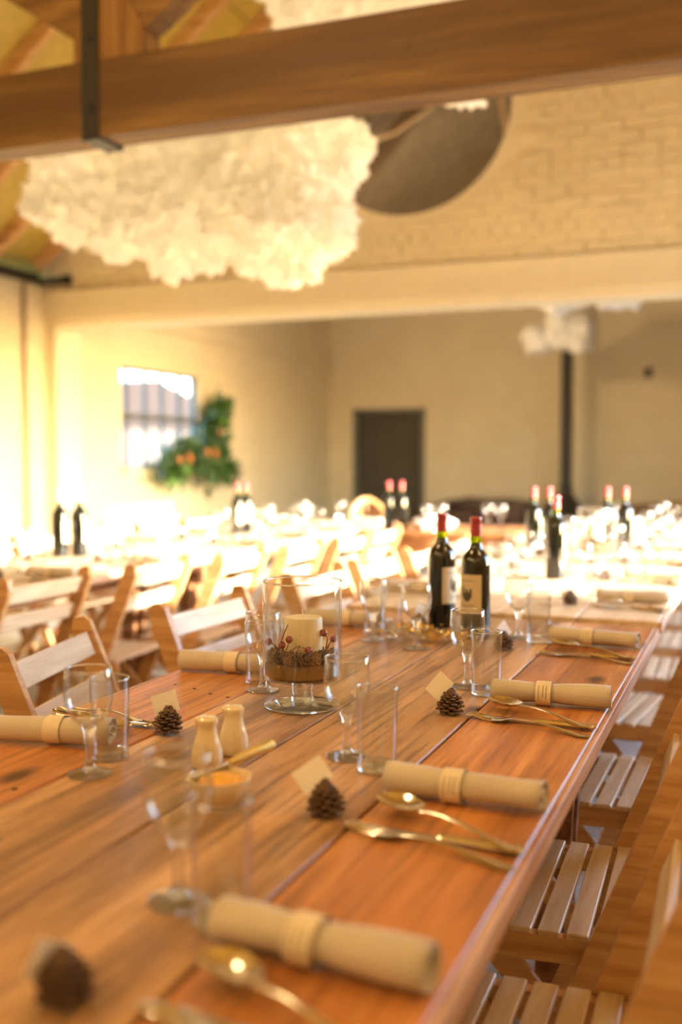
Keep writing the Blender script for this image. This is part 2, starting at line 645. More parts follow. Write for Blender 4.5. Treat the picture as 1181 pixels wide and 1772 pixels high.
def place(root, loc, rz=0.0, label=None, group=None, rot=None):
    """first call uses the prototype itself, later calls copy it with its parts and sub-parts"""
    if root.name not in USED:
        USED.add(root.name)
        o = root
    else:
        def rec(node, parent):
            src, ch = node
            c = src.copy()
            COL.objects.link(c)
            if parent is not None:
                c.parent = parent
            for n in ch:
                rec(n, c)
            return c
        o = rec(KIDS[root.name], None)
    o.location = loc
    o.rotation_euler = rot if rot else (0, 0, rz)
    if label:
        o['label'] = label
    if group:
        o['group'] = group
    return o


def structure(o):
    o['kind'] = 'structure'
    return o


ORD = ['first', 'second', 'third', 'fourth', 'fifth', 'sixth', 'seventh', 'eighth', 'ninth', 'tenth']

# ------------------------------------------------------------------ room shell
XL, XR, YB, YW, WT = -6.28, 1.10, -2.2, 8.20, 0.38
YF = 15.42
EAVE, PITCH, RIDGE = 2.93, 0.80, -2.60


def roofz(x):
    return EAVE + PITCH * ((x - XL) if x < RIDGE else (2 * RIDGE - XL - x))


structure(MB().box((-3, 6.5, -0.05), (9.6, 18.6, 0.1)).obj('floor', M['floor']))
structure(MB().box((XL - 0.15, (YB + YW) / 2, 1.45), (0.3, YW - YB + 0.6, 2.9)).obj('wall_left', M['wall']))
structure(MB().prism([(XL - .3, 0), (XR + .3, 0), (XR + .3, 2.9), (RIDGE, roofz(RIDGE)), (XL - .3, 2.9)], YB - 0.3, YB).obj('wall_behind', M['wall']))
# right wall of the barn with its long window opening, right wall of the far room with a smaller one
wr = MB()
wr.box((XR + .15, (YB + 3.25) / 2, 1.45), (0.3, 3.25 - YB, 2.9))
wr.box((XR + .15, (3.25 + 7.6) / 2, 2.6), (0.3, 4.35, 0.6))
wr.box((XR + .15, (3.25 + 7.6) / 2, 0.475), (0.3, 4.35, 0.95))
wr.box((XR + .15, (7.6 + 8.75) / 2, 1.75), (0.3, 1.15, 3.5))
wr.box((XR + .15, 9.375, 2.975), (0.3, 1.25, 1.05))
wr.box((XR + .15, (10.0 + YF) / 2, 1.75), (0.3, YF - 10.0, 3.5))
structure(wr.obj('wall_right', M['wall']))

# end wall: gable above the wide opening with a round hole, lintel, left jamb
HC, HR = (-2.67, 4.06), 0.86
poly = [(XL - .0, 2.78), (XR, 2.78), (XR, roofz(XR - 0.001) + 0.1), (RIDGE, roofz(RIDGE) + 0.1), (XL, roofz(XL) + 0.1)]


def hit(ang):
    d = (math.cos(ang), math.sin(ang))
    best = None
    for i in range(len(poly)):
        (x1, z1), (x2, z2) = poly[i], poly[(i + 1) % len(poly)]
        ex, ez = x2 - x1, z2 - z1
        den = d[0] * ez - d[1] * ex
        if abs(den) < 1e-9:
            continue
        t = ((x1 - HC[0]) * ez - (z1 - HC[1]) * ex) / den
        u = ((x1 - HC[0]) * d[1] - (z1 - HC[1]) * d[0]) / den
        if t > 0 and -1e-6 <= u <= 1 + 1e-6 and (best is None or t < best):
            best = t
    return (HC[0] + d[0] * best, HC[1] + d[1] * best)


angs = sorted([2 * PI * i / 96 for i in range(96)] + [math.atan2(z - HC[1], x - HC[0]) % (2 * PI) for x, z in poly])
vs, fs = [], []
for a in angs:
    ix, iz = HC[0] + HR * math.cos(a), HC[1] + HR * math.sin(a)
    ox, oz = hit(a)
    vs += [(ix, YW, iz), (ox, YW, oz), (ix, YW + WT, iz), (ox, YW + WT, oz)]
n = len(angs)
for i in range(n):
    j = (i + 1) % n
    a, b = 4 * i, 4 * j
    fs += [(a, a + 1, b + 1, b), (a + 2, b + 2, b + 3, a + 3), (a, b, b + 2, a + 2), (a + 1, a + 3, b + 3, b + 1)]
gable = structure(MB().add(vs, fs).obj('wall_back', M['plaster']))
gable['label'] = 'cream painted brick gable with a large round hole above the wide opening'
# painted bricks that show one by one, each proud of the mortar by its own amount
BL, BH = 0.27, 0.09
bricks = [MB().box((0, 0, 0), (BL - 0.014, 0.03, BH - 0.013), None, 0.004).mesh('brick', M['brick']) for _ in range(1)]
half = MB().box((0, 0, 0), (BL / 2 - 0.014, 0.03, BH - 0.013), None, 0.004).mesh('brick', M['brick'])
rest = MB()
nb = 0
rb = random.Random(3)
cand = []
for r in range(int((5.9 - 2.79) / BH)):
    z = 2.79 + BH * (r + 0.5)
    flem = r % 5 == 2
    step = BL / 2 if flem else BL
    x = XL + (0.06 if r % 2 else 0.06 + step / 2) + step / 2
    while x < XR - step / 2:
        hd = math.hypot(max(abs(x - HC[0]) - step / 2, 0), max(abs(z - HC[1]) - BH / 2, 0))
        if hd > HR + 0.005 and z + BH / 2 < roofz(x) - 0.1 and z + BH / 2 < min(roofz(x - step / 2), roofz(x + step / 2)) - 0.05:
            cand.append((x, z, flem))
        x += step
inview = [c for c in cand if -3.2 < c[0] < -0.35 and c[1] < 4.06]
inview.sort(key=lambda c: abs(c[0] + 1.3) + abs(c[1] - 3.3))
keep = set(inview[:285])
for c in cand:
    x, z, flem = c
    proud = rb.uniform(-0.007, 0.006)
    tilt = (rb.uniform(-.03, .03), rb.uniform(-.015, .015), rb.uniform(-.035, .035))
    if c in keep:
        piece('brick', half if flem else bricks[0], gable, (x, YW - 0.004 + proud, z), tilt)
    else:
        d = (BL / 2 if flem else BL) - 0.012
        rest.box((x, YW - 0.004 + proud, z), (d, 0.02, BH - 0.011))
o = rest.obj('brick_field', M['brick'], gable)
o['kind'] = 'stuff'
# plastered lintel over the opening, with its lower lip
lt = MB().box(((XL + XR) / 2, YW + WT / 2 - 0.015, 2.645), (XR - XL, WT + 0.03, 0.27))
lt.box(((XL + XR) / 2, YW + WT / 2 + 0.01, 2.485), (XR - XL, WT - 0.02, 0.05))
lt.box(((XL + XR) / 2, YW + WT / 2 - 0.02, 2.77), (XR - XL, WT + 0.06, 0.02))
structure(lt.obj('trim_1', M['plaster']))
structure(MB().box((XL + 0.065, YW + WT / 2, 1.23), (0.13, WT, 2.46)).obj('wall_jamb', M['plaster']))

# far room
XFL = -6.30
wy = [9.51, 11.17]
wz = [1.11, 2.20]
fl = MB()
fl.box((XFL - .06, (YW + WT + wy[0]) / 2, 1.75), (0.12, wy[0] - YW - WT, 3.5))
fl.box((XFL - .06, (wy[1] + YF) / 2, 1.75), (0.12, YF - wy[1], 3.5))
fl.box((XFL - .06, sum(wy) / 2, wz[0] / 2), (0.12, wy[1] - wy[0], wz[0]))
fl.box((XFL - .06, sum(wy) / 2, (wz[1] + 3.5) / 2), (0.12, wy[1] - wy[0], 3.5 - wz[1]))
fl.box((XFL + .03, 12.6, 2.72), (0.06, 5.6, 0.10))
structure(fl.obj('wall_far_left', M['wall_far']))
ff = MB()
DX = [-5.90, -4.72]
ff.prism([(XFL - .3, 0), (DX[0], 0), (DX[0], 1.99), (DX[1], 1.99), (DX[1], 0), (XR + .3, 0), (XR + .3, 3.5), (RIDGE, 5.9), (XFL - .3, 3.5)], YF, YF + 0.3)
structure(ff.obj('wall_far', M['wall_far']))
d1 = structure(MB().box((sum(DX) / 2, YF + 0.18, 0.985), (DX[1] - DX[0] - 0.1, 0.05, 1.93)).obj('door_1', M['door']))
df = MB()
for x in DX:
    df.box((x + (0.03 if x == DX[0] else -0.03), YF + 0.1, 0.99), (0.06, 0.26, 1.98))
df.box((sum(DX) / 2, YF + 0.1, 1.96), (DX[1] - DX[0], 0.26, 0.06))
df.obj('door_frame', M['door_frame'], d1)
for k in range(4):
    MB().box((DX[0] + 0.17 + 0.28 * k, YF + 0.15, 0.98), (0.27, 0.016, 1.88), None, 0.004).obj('plank', M['door'], d1)
MB().lathe([(0, 0), (0.018, 0.002), (0.022, 0.03), (0.012, 0.05), (0, 0.052)], 12, (DX[1] - 0.15, YF + 0.14, 1.0), (0, -1, 0)).obj('door_knob', M['iron'], d1)

# upper ends of the far room's walls where its roof stands higher than the barn's
for sx_, sgn in ((XFL - .3, 1), (XR + .3, -1)):
    xb = XL if sgn > 0 else XR
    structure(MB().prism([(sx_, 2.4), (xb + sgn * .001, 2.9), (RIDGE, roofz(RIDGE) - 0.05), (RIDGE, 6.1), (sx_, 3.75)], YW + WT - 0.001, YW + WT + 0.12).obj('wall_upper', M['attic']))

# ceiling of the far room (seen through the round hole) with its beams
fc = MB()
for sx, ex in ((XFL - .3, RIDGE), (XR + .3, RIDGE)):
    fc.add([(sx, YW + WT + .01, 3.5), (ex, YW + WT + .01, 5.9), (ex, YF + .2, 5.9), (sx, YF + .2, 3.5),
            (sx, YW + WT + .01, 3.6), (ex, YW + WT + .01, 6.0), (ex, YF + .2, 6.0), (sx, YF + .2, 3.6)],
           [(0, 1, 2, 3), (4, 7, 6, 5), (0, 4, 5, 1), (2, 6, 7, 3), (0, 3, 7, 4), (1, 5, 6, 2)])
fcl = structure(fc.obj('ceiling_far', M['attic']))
for y in (10.6, 12.8):
    MB().box((-2.6, y, 3.62), (7.4, 0.16, 0.22)).obj('beam', M['attic_beam'], fcl)
for x0 in (-4.4, -0.8):
    MB().bar((x0, 10.6, 3.7), (RIDGE, 10.6, 5.75), 0.16, 0.12).obj('strut', M['attic_beam'], fcl)
tag(MB().tube([(-3.75, 9.6, 4.30), (-3.45, 9.3, 4.17), (-3.1, 9.15, 4.18), (-2.75, 9.1, 4.34), (-2.5, 9.1, 4.6), (-2.35, 9.1, 5.4)], 0.018, 8).obj('ceiling_cable', M['rope']),
    'pale cable slung in a curve across the dark round hole', 'cable')
MB().bar((-2.31, 8.95, 5.68), (-1.93, 9.0, 3.4), 0.035, 0.035).obj('hanger', M['rope'], fcl)

# window in the far left wall
win = structure(bpy.data.objects.new('window_1', None))
COL.objects.link(win)
wf = MB()
wx = XFL - 0.07
for y in wy:
    wf.box((wx, y, sum(wz) / 2), (0.06, 0.05, wz[1] - wz[0]))
for z in wz:
    wf.box((wx, sum(wy) / 2, z), (0.06, wy[1] - wy[0], 0.05))
wf.obj('window_frame', M['window_metal'], win)
MB().box((wx, sum(wy) / 2, 1.675), (0.05, wy[1] - wy[0], 0.055)).obj('transom', M['window_metal'], win)
yb = [9.51, 9.70, 10.08, 10.44, 10.83, 11.17]
for y in yb[1:-1]:
    MB().box((wx, y, sum(wz) / 2), (0.04, 0.035 if y < 9.8 or y > 10.5 else 0.024, wz[1] - wz[0])).obj('glazing_bar', M['window_metal'], win)
for i in range(5):
    for z0, z1 in ((wz[0], 1.675), (1.675, wz[1])):
        MB().box((wx, (yb[i] + yb[i + 1]) / 2, (z0 + z1) / 2), (0.004, yb[i + 1] - yb[i] - 0.02, z1 - z0 - 0.03)).obj('pane', M['pane'], win)
MB().box((XFL + 0.03, sum(wy) / 2, wz[0] - 0.035), (0.12, wy[1] - wy[0] + 0.1, 0.04)).obj('window_sill', M['plaster'], win)

# outside: ground and the neighbour's building
structure(MB().box((-25, 15, -0.35), (38, 60, 0.1)).obj('ground', M['ground']))
structure(MB().box((21, 6, -0.35), (39, 60, 0.1)).obj('ground_yard', M['ground']))
nb_ = thing('neighbour_building', 'pale outbuilding with a brown gabled roof seen through the window panes', 'building', (-16, 26.0, -0.3))
MB().box((-2.5, 0, 1.2), (5, 9, 2.4)).obj('wall', M['house_wall'], nb_)
MB().prism([(-5.2, 2.4), (5.6, 2.4), (1.6, 3.35), (-0.4, 3.75), (-2.0, 3.55)], -5.3, 0.25, 'yz').obj('roof', M['house_roof'], nb_)

# roof of the barn: deck, rafters and boards between them
deck = MB()
for sx in (XL - .3, XR + .3):
    z0 = roofz(XL) - 0.24
    deck.add([(sx, YB - .3, z0 + .25), (RIDGE, YB - .3, roofz(RIDGE) + .25), (RIDGE, YW + WT, roofz(RIDGE) + .25), (sx, YW + WT, z0 + .25),
              (sx, YB - .3, z0 + .33), (RIDGE, YB - .3, roofz(RIDGE) + .33), (RIDGE, YW + WT, roofz(RIDGE) + .33), (sx, YW + WT, z0 + .33)],
             [(0, 1, 2, 3), (4, 7, 6, 5), (0, 4, 5, 1), (2, 6, 7, 3), (0, 3, 7, 4), (1, 5, 6, 2)])
ceil = structure(deck.obj('ceiling', M['board']))
RS = 0.62
ys = [YW - 0.12 - RS * k for k in range(16)]
for side in (0, 1):
    xe = XL if side == 0 else XR
    a = Vector((xe, 0, roofz(XL) + 0.09))
    b = Vector((RIDGE, 0, roofz(RIDGE) + 0.09))
    rme = MB().bar(a, b, 0.15, 0.07, (0, 1, 0), 0.004).mesh('rafter', M['rafter'])
    nrm = Vector((-0.625 if side == 0 else 0.625, 0, 0.78))
    off = nrm * 0.055
    bme = [MB().bar(a.lerp(b, t0) + off, a.lerp(b, t1) + off, 0.04, RS - 0.085, (0, 1, 0)).mesh('roof_board', M['board']) for t0, t1 in ((0.0, 0.30), (0.303, 0.62), (0.623, 1.0))]
    for y in ys:
        piece('rafter', rme, ceil, (0, y, 0))
        for m_ in bme:
            piece('roof_board', m_, ceil, (0, y - RS / 2, 0))

# steel eaves channel, bracket and conduit on the left wall
st = MB().box((XL + 0.05, 5.2, 2.86), (0.10, 5.6, 0.03))
st.box((XL + 0.09, 5.2, 2.885), (0.02, 5.6, 0.07))
structure(st.obj('trim_2', M['dark_metal']))
stb = MB().box((XL + 0.17, YW - 0.06, 2.875), (0.32, 0.06, 0.055))
stb.box((XL + 0.06, YW - 0.16, 2.85), (0.10, 0.22, 0.02))
stb.box((XL + 0.3, YW - 0.05, 2.875), (0.06, 0.08, 0.085))
structure(stb.obj('trim_3', M['dark_metal']))
structure(MB().tube([(XL + 0.03, 7.88, 2.83), (XL + 0.03, 7.88, 0.0)], 0.022, 10).obj('trim_4', M['pipe']))

# roof truss over the tables: tie beam, king post, struts, iron strap
TY0, TY1 = 3.836, 4.005
tr = thing('roof_truss', 'dark timber roof truss crossing the top of the picture above the tables', 'truss', (RIDGE, TY0, 2.6))
MB().box((-0.02, 0.085, 0.162), (XR - XL + 0.3, 0.169, 0.325), None, 0.006).obj('tie_beam', M['beam'], tr)
KX = 0.0
mp_post = wood('post', (0.13, 0.058, 0.012), (0.22, 0.105, 0.024), (0.30, 0.155, 0.042), (16, 16, 1.1), 0.55)
MB().prism([(KX - .17, .325), (KX + .17, .325), (KX + .17, .46), (KX + .10, .56), (KX + .10, 2.9), (KX - .10, 2.9), (KX - .10, .56), (KX - .17, .46)], 0.01, 0.16).obj('king_post', mp_post, tr)
for s in (-1, 1):
    MB().bar((KX + s * 0.13, 0.085, 0.50), (KX + s * 2.1, 0.085, 1.78), 0.17, 0.13, (0, 1, 0), 0.005).obj('strut', M['beam'], tr)
    MB().bar((s * 3.55, 0.085, 0.30), (0, 0.085, 3.12), 0.17, 0.14, (0, 1, 0), 0.005).obj('principal_rafter', M['beam'], tr)
sx = -2.677 - RIDGE
strap = MB().box((sx, -0.006, 0.36), (0.082, 0.012, 0.75), None, 0.002)
strap.box((sx, 0.085, -0.007), (0.086, 0.195, 0.012))
strap.box((sx, 0.176, 0.36), (0.082, 0.012, 0.75))
so = strap.obj('iron_strap', M['iron'], tr)
for z in (0.12, 0.42, 0.62):
    MB().lathe([(0, 0), (0.02, 0), (0.02, 0.012), (0.012, 0.018), (0, 0.018)], 6, (sx, -0.012, z), (0, -1, 0), False).obj('bolt', M['iron'], so)


# ------------------------------------------------------------------ fluffy cloud lamps
def cloud(name, label, lobes, mat, seed, vox=0.03, amp=0.10):
    rnd = random.Random(seed)
    bm = bmesh.new()
    for (x, y, z, rx, ry, rz) in lobes:
        nsub = 26
        bmesh.ops.create_icosphere(bm, subdivisions=3, radius=1.0, matrix=Matrix.Translation((x, y, z)) @ Matrix.Diagonal((rx * .86, ry * .86, rz * .86, 1)))
        for k in range(nsub):
            u = Vector((rnd.gauss(0, 1), rnd.gauss(0, 1), rnd.gauss(0, 1))).normalized()
            r = rnd.uniform(.16, .30) * min(rx, ry, rz) * 1.35
            bmesh.ops.create_icosphere(bm, subdivisions=2, radius=r, matrix=Matrix.Translation((x + u.x * rx * .74, y + u.y * ry * .74, z + u.z * rz * .74)))
    me = bpy.data.meshes.new(name)
    bm.to_mesh(me)
    bm.free()
    o = bpy.data.objects.new(name, me)
    COL.objects.link(o)
    rm = o.modifiers.new('remesh', 'REMESH')
    rm.mode = 'VOXEL'
    rm.voxel_size = vox
    dg = bpy.context.evaluated_depsgraph_get()
    ev = o.evaluated_get(dg)
    me2 = bpy.data.meshes.new_from_object(ev)
    o.modifiers.clear()
    # tufts: push each vertex out along its normal by two scales of turbulence
    off = Vector((seed * 3.1, seed * 1.7, seed * 0.9))
    bm = bmesh.new()
    bm.from_mesh(me2)
    bm.normal_update()
    moves = []
    for v in bm.verts:
        p = v.co + off
        a = abs(mnoise.noise(p * 8.0))
        b = abs(mnoise.noise(p * 21.0))
        c = mnoise.noise(p * 44.0)
        moves.append(v.normal * amp * (a + 0.95 * b + 0.45 * c - 0.5))
    for v, d in zip(bm.verts, moves):
        v.co += d
    bm.to_mesh(me2)
    bm.free()
    me2.polygons.foreach_set('use_smooth', [True] * len(me2.polygons))
    me2.materials.clear()
    me2.materials.append(mat)
    o.data = me2
    bpy.data.meshes.remove(me)
    return tag(o, label, 'cloud lamp')


def hang(o, pts, r=0.004):
    for p, zt in pts:
        MB().tube([p, (p[0], p[1], zt)], r, 6).obj('hanging_wire', M['dark_metal'], o)


c1 = cloud('cloud_lamp', 'large fluffy white cloud lamp hanging left below the timber truss', [
    (-3.98, 5.60, 2.93, 0.38, 0.36, 0.36), (-3.70, 5.60, 2.82, 0.34, 0.36, 0.36), (-3.27, 5.55, 2.77, 0.42, 0.40, 0.45), (-2.88, 5.6, 2.84, 0.40, 0.40, 0.46),
    (-2.60, 5.60, 2.66, 0.42, 0.42, 0.46), (-2.40, 5.65, 2.95, 0.33, 0.34, 0.36)], M['cloud'], 3, 0.020, 0.095)
hang(c1, [((-3.8, 5.6, 3.25), 4.7), ((-2.6, 5.6, 3.25), 5.6)])
c2 = cloud('cloud_lamp', 'fluffy cloud lamp peeking above the tie beam at the top edge', [
    (-2.10, 5.25, 3.80, 0.48, 0.40, 0.42), (-1.72, 5.25, 3.62, 0.42, 0.40, 0.42), (-1.41, 5.25, 3.27, 0.17, 0.2, 0.28)], M['cloud'], 8, 0.02, 0.09)
hang(c2, [((-1.9, 5.25, 3.95), 5.3)])
c3 = cloud('cloud_lamp', 'small cloud lamp in front of the black stove pipe in the far room', [
    (-2.60, 13.5, 2.75, 0.24, 0.24, 0.23), (-2.30, 13.5, 2.88, 0.25, 0.26, 0.27), (-2.10, 13.5, 2.80, 0.22, 0.24, 0.27)], M['cloud_unlit'], 12, 0.02, 0.05)
hang(c3, [((-2.3, 13.5, 3.0), 5.7)])
c4 = cloud('cloud_lamp', 'cloud lamp mostly hidden behind the lintel of the far room', [
    (-1.75, 10.3, 2.95, 0.42, 0.3, 0.34), (-1.25, 10.3, 2.97, 0.45, 0.3, 0.36)], M['cloud_unlit'], 15, 0.035, 0.09)
hang(c4, [((-1.5, 10.3, 3.2), 5.2)])

# ------------------------------------------------------------------ far room furniture
sv = thing('wood_stove', 'black conical stove with a tall black flue pipe against the far wall', 'stove', (-2.45, 14.75, 0))
MB().lathe([(0, 0.10), (0.25, 0.10), (0.30, 0.16), (0.31, 0.40), (0.29, 0.46), (0.21, 0.56), (0.13, 0.68), (0.10, 0.74), (0, 0.74)], 28).obj('stove_body', M['stove'], sv)
MB().tube([(0, 0, 0.72), (0, 0, 3.6)], 0.085, 20).obj('flue_pipe', M['stove'], sv)
MB().lathe([(0.086, 0.78), (0.105, 0.78), (0.105, 0.84), (0.086, 0.84)], 20).obj('flue_collar', M['iron'], sv)
MB().box((0, -0.30, 0.30), (0.26, 0.04, 0.18), None, 0.01).obj('stove_door', M['iron'], sv)
for k in range(3):
    a = 2 * PI * k / 3 + 0.5
    MB().bar((0.2 * math.cos(a), 0.2 * math.sin(a), 0.12), (0.27 * math.cos(a), 0.27 * math.sin(a), 0.0), 0.04, 0.03).obj('leg', M['iron'], sv)


def sofa(label, x, y, w, mat, rz=0.0):
    r = thing('leather_sofa', label, 'sofa', (x, y, 0), rz)
    MB().box((0, 0, 0.22), (w, 0.75, 0.22), None, 0.03).obj('sofa_base', mat, r)
    b = MB()
    pts = []
    for i in range(13):
        t = i / 12
        pts.append((-w / 2 + w * t, 0.50 + 0.16 * math.sin(PI * t) ** 0.6 + 0.03 * math.sin(9 * t)))
    b.prism([(-w / 2, 0.25)] + pts + [(w / 2, 0.25)], 0.24, 0.40)
    b.obj('sofa_back', mat, r)
    for s in (-1, 1):
        MB().tube([(s * (w / 2 - 0.09), -0.36, 0.50), (s * (w / 2 - 0.09), 0.36, 0.52)], 0.11, 14).obj('sofa_arm', mat, r)
        MB().box((s * (w / 2 - 0.09), 0, 0.33), (0.16, 0.72, 0.32), None, 0.02).obj('arm_panel', mat, r)
    for k in range(2):
        MB().box((-w / 4 + 0.04 + (w / 2 - 0.08) * k, -0.06, 0.40), (w / 2 - 0.11, 0.60, 0.14), None, 0.035).obj('seat_cushion', mat, r)
    for s in (-1, 1):
        for t in (-1, 1):
            MB().tube([(s * (w / 2 - .1), t * .3, 0.12), (s * (w / 2 - .1), t * .3, 0.0)], [0.03, 0.02], 8).obj('leg', M['iron'], r)
    return r


sofa('dark brown leather sofa left of the black stove', -3.55, 14.4, 1.25, M['leather'])
sofa('tan and brown leather sofa at the far right edge', -0.75, 13.9, 1.5, M['leather_tan'], -0.5)
vb = thing('wall_box', 'small dark box fixed high on the far wall right of the stove pipe', 'box', (-1.42, YF, 2.43))
MB().box((0, -0.03, 0), (0.09, 0.06, 0.13), None, 0.006).obj('case', M['door'], vb)
MB().box((0, -0.065, 0.02), (0.05, 0.01, 0.05)).obj('cover', M['iron'], vb)

# wreath of evergreen hung over the lower right of the window
wr_ = thing('evergreen_swag', 'crescent swag of holly and fir hung over the window corner', 'wreath', (-6.20, 10.75, 1.3))
rw = random.Random(21)


def swag_pts():
    P = []
    for i in range(40):
        t = i / 39
        P.append((10.0 + 1.55 * t, 1.13 + 0.10 * math.sin(PI * t) - 0.05 * t, 0.13 + 0.07 * math.sin(PI * t)))
    for i in range(18):
        t = i / 17
        P.append((11.25 - 0.35 * math.sin(PI * t * .7) * (1 - t) + 0.12 * t, 1.25 + 0.62 * t, 0.15 - 0.04 * t))
    return P


def leaf_burst(mb, n, pts, size):
    for k in range(n):
        y, z, sp = rw.choice(pts)
        p = Vector((rw.uniform(0.0, 0.22) * 0.8, y - 10.75 + rw.gauss(0, sp * .7), z - 1.3 + rw.gauss(0, sp * .65)))
        d = Vector((rw.uniform(-.1, 1), rw.gauss(0, 1), rw.gauss(0, 1) - .1)).normalized()
        s_ = d.cross(Vector((rw.gauss(0, 1), rw.gauss(0, 1), rw.gauss(0, 1)))).normalized()
        nn = d.cross(s_)
        L_ = size * rw.uniform(.7, 1.3)
        w_ = L_ * rw.uniform(.16, .24)
        pts_ = [p, p + d * L_ * .3 + s_ * w_ + nn * .006, p + d * L_ * .7 + s_ * w_ * .7, p + d * L_, p + d * L_ * .7 - s_ * w_ * .7, p + d * L_ * .3 - s_ * w_ + nn * .006]
        mb.add(pts_, [(0, 1, 2, 3, 4, 5)])


P_ = swag_pts()
lb = MB()
leaf_burst(lb, 1500, P_, 0.14)
lo = lb.obj('foliage', M['leaf'], wr_)
lo['kind'] = 'stuff'
lb = MB()
leaf_burst(lb, 150, [(10.15, 1.02, 0.07), (10.3, 1.05, .08), (11.38, 1.88, .07), (11.3, 1.75, .07)], 0.12)
lo = lb.obj('light_foliage', M['leaf_light'], wr_)
lo['kind'] = 'stuff'
lo['label'] = 'bright green lighter leaves'
tw = MB()
tw.tube([(0.03, 10.0 - 10.75, -0.15), (0.05, 0, -0.1), (0.05, 0.6, -0.13), (0.05, 0.95, -0.12)], 0.02, 6)
tw.tube([(0.05, 0.5, -0.1), (0.05, 0.35, 0.3), (0.05, 0.62, 0.62)], 0.015, 6)
tw.obj('branch', M['twig'], wr_)
for (y, z) in ((10.15, 1.22), (10.38, 1.22), (10.80, 1.30), (11.0, 1.28), (11.1, 1.55)):
    MB().lathe([(0, 0), (0.055, 0), (0.06, 0.012), (0.055, 0.024), (0, 0.024)], 14, (0.22, y - 10.75, z - 1.3), (1, 0.2, 0.2)).obj('dried_orange', M['orange'], wr_)


# ------------------------------------------------------------------ trestle tables
def table(name, label, x0, x1, y0, y1, mats, cuts, rail_mat, trestles, top=0.76, th=0.032, inset=0.12):
    t = thing(name, label, 'table', ((x0 + x1) / 2, (y0 + y1) / 2, 0))
    ox, oy = (x0 + x1) / 2, (y0 + y1) / 2
    cs = [x0] + cuts + [x1]
    rr = random.Random(int((x0 + 10) * 100 + y0 * 10))
    for i in range(len(cs) - 1):
        g = 0.0022
        a, b = cs[i] + (g if i else 0), cs[i + 1] - (g if i < len(cs) - 2 else 0)
        dz = rr.uniform(-.0008, .0008)
        MB().box(((a + b) / 2 - ox, rr.uniform(-.003, .003), top - th / 2 - abs(dz)), (b - a, y1 - y0, th), None, 0.0025).obj('plank', mats[i], t)
    # worn edging along the long sides
    for s, x in ((-1, x0), (1, x1)):
        MB().box((x - ox + s * 0.005, 0, top - 0.018), (0.01, y1 - y0, 0.030), None, 0.002).obj('edging', M['edge'], t)
    zb = top - th
    for s, x in ((-1, x0 + 0.07), (1, x1 - 0.07)):
        MB().box((x - ox, 0, zb - 0.0225), (0.03, y1 - y0 - 0.12, 0.045)).obj('apron', rail_mat, t)
    for y in (y0 + 0.05, y1 - 0.05):
        MB().box((0, y - oy, zb - 0.0225), (x1 - x0 - 0.18, 0.03, 0.045)).obj('cross_batten', rail_mat, t)
    for y in trestles:
        yy = y - oy
        MB().box((0, yy, zb - 0.03 - 0.046), (x1 - x0 - 0.10, 0.06, 0.06)).obj('trestle_head', rail_mat, t)
        for sx_ in (-1, 1):
            for sy in (-1, 1):
                MB().bar((sx_ * ((x1 - x0) / 2 - inset), yy + sy * 0.02, zb - 0.06), (sx_ * ((x1 - x0) / 2 - inset - .03), yy + sy * 0.075, 0.0), 0.055, 0.03, (0, 1, 0)).obj('leg', rail_mat, t)
        for sy in (-1, 1):
            MB().box((0, yy + sy * 0.055, 0.22), (x1 - x0 - 2 * inset - 0.04, 0.022, 0.05)).obj('stretcher', rail_mat, t)
    return t


TX0, TX1 = -1.157, -0.241
CUTS = [-0.9235, -0.702, -0.4625]
MT = [M['plank_red'], M['plank_brown'], M['plank_brown'], M['plank_red']]
t1 = table('trestle_table', 'long reddish plank trestle table in the foreground', TX0, TX1, -0.15, 2.935, MT, CUTS, M['table_under'], (0.35, 2.235))
for (x, y) in ((-1.032, 1.807), (-0.98, 1.778), (-0.935, 1.765), (-1.088, 1.826), (-1.05, 1.15), (-0.95, 1.16), (-0.36, 0.30)):
    MB().lathe([(0, 0.0), (0.0045, 0.0), (0.003, 0.0006), (0, 0.0008)], 10, (x + 0.699, y - 1.3925, 0.7595)).obj('nail', M['hole'], t1)
t2 = table('trestle_table', 'sunlit middle trestle table right behind the foreground table', TX0, TX1 + 0.004, 2.985, 5.72, [M['plank_pale']] * 4, CUTS, M['table_under'], (3.67, 5.0), top=0.768, inset=0.27)
t3 = table('trestle_table', 'farthest trestle table of the right-hand row below the lintel', TX0, TX1, 5.76, 7.95, [M['plank_pale']] * 4, CUTS, M['table_under'], (6.42, 7.6), inset=0.27)
LX0, LX1 = -3.27, -2.39
t4 = table('trestle_table', 'sunlit left-hand trestle table behind the folding chairs', LX0, LX1, 2.2, 4.62, [M['plank_pale']] * 4, [-3.04, -2.81, -2.58], M['table_under'], (2.45, 4.36), inset=0.42)
t5 = table('trestle_table', 'far sunlit left-hand trestle table below the evergreen swag', LX0, LX1, 4.66, 7.1, [M['plank_pale']] * 4, [-3.04, -2.81, -2.58], M['table_under'], (4.9, 6.6), inset=0.42)
# brown serving table set crosswise between the rows
t6 = thing('serving_table', 'brown wooden serving table set crosswise below the dark door', 'table', (-1.83, 6.62, 0))
for k in range(4):
    MB().box((0, -0.30 + 0.2 * k, 0.745), (0.98, 0.196, 0.03), None, 0.003).obj('plank', M['table_under'] if k % 2 else M['plank_red'], t6)
for s in (-1, 1):
    MB().box((0, s * 0.36, 0.68), (0.90, 0.025, 0.10)).obj('apron', M['plank_red'], t6)
    MB().box((s * 0.44, 0, 0.68), (0.025, 0.70, 0.10)).obj('apron', M['plank_red'], t6)
    for t in (-1, 1):
        MB().box((s * 0.43, t * 0.34, 0.365), (0.07, 0.07, 0.73), None, 0.004).obj('leg', M['plank_brown'], t6)

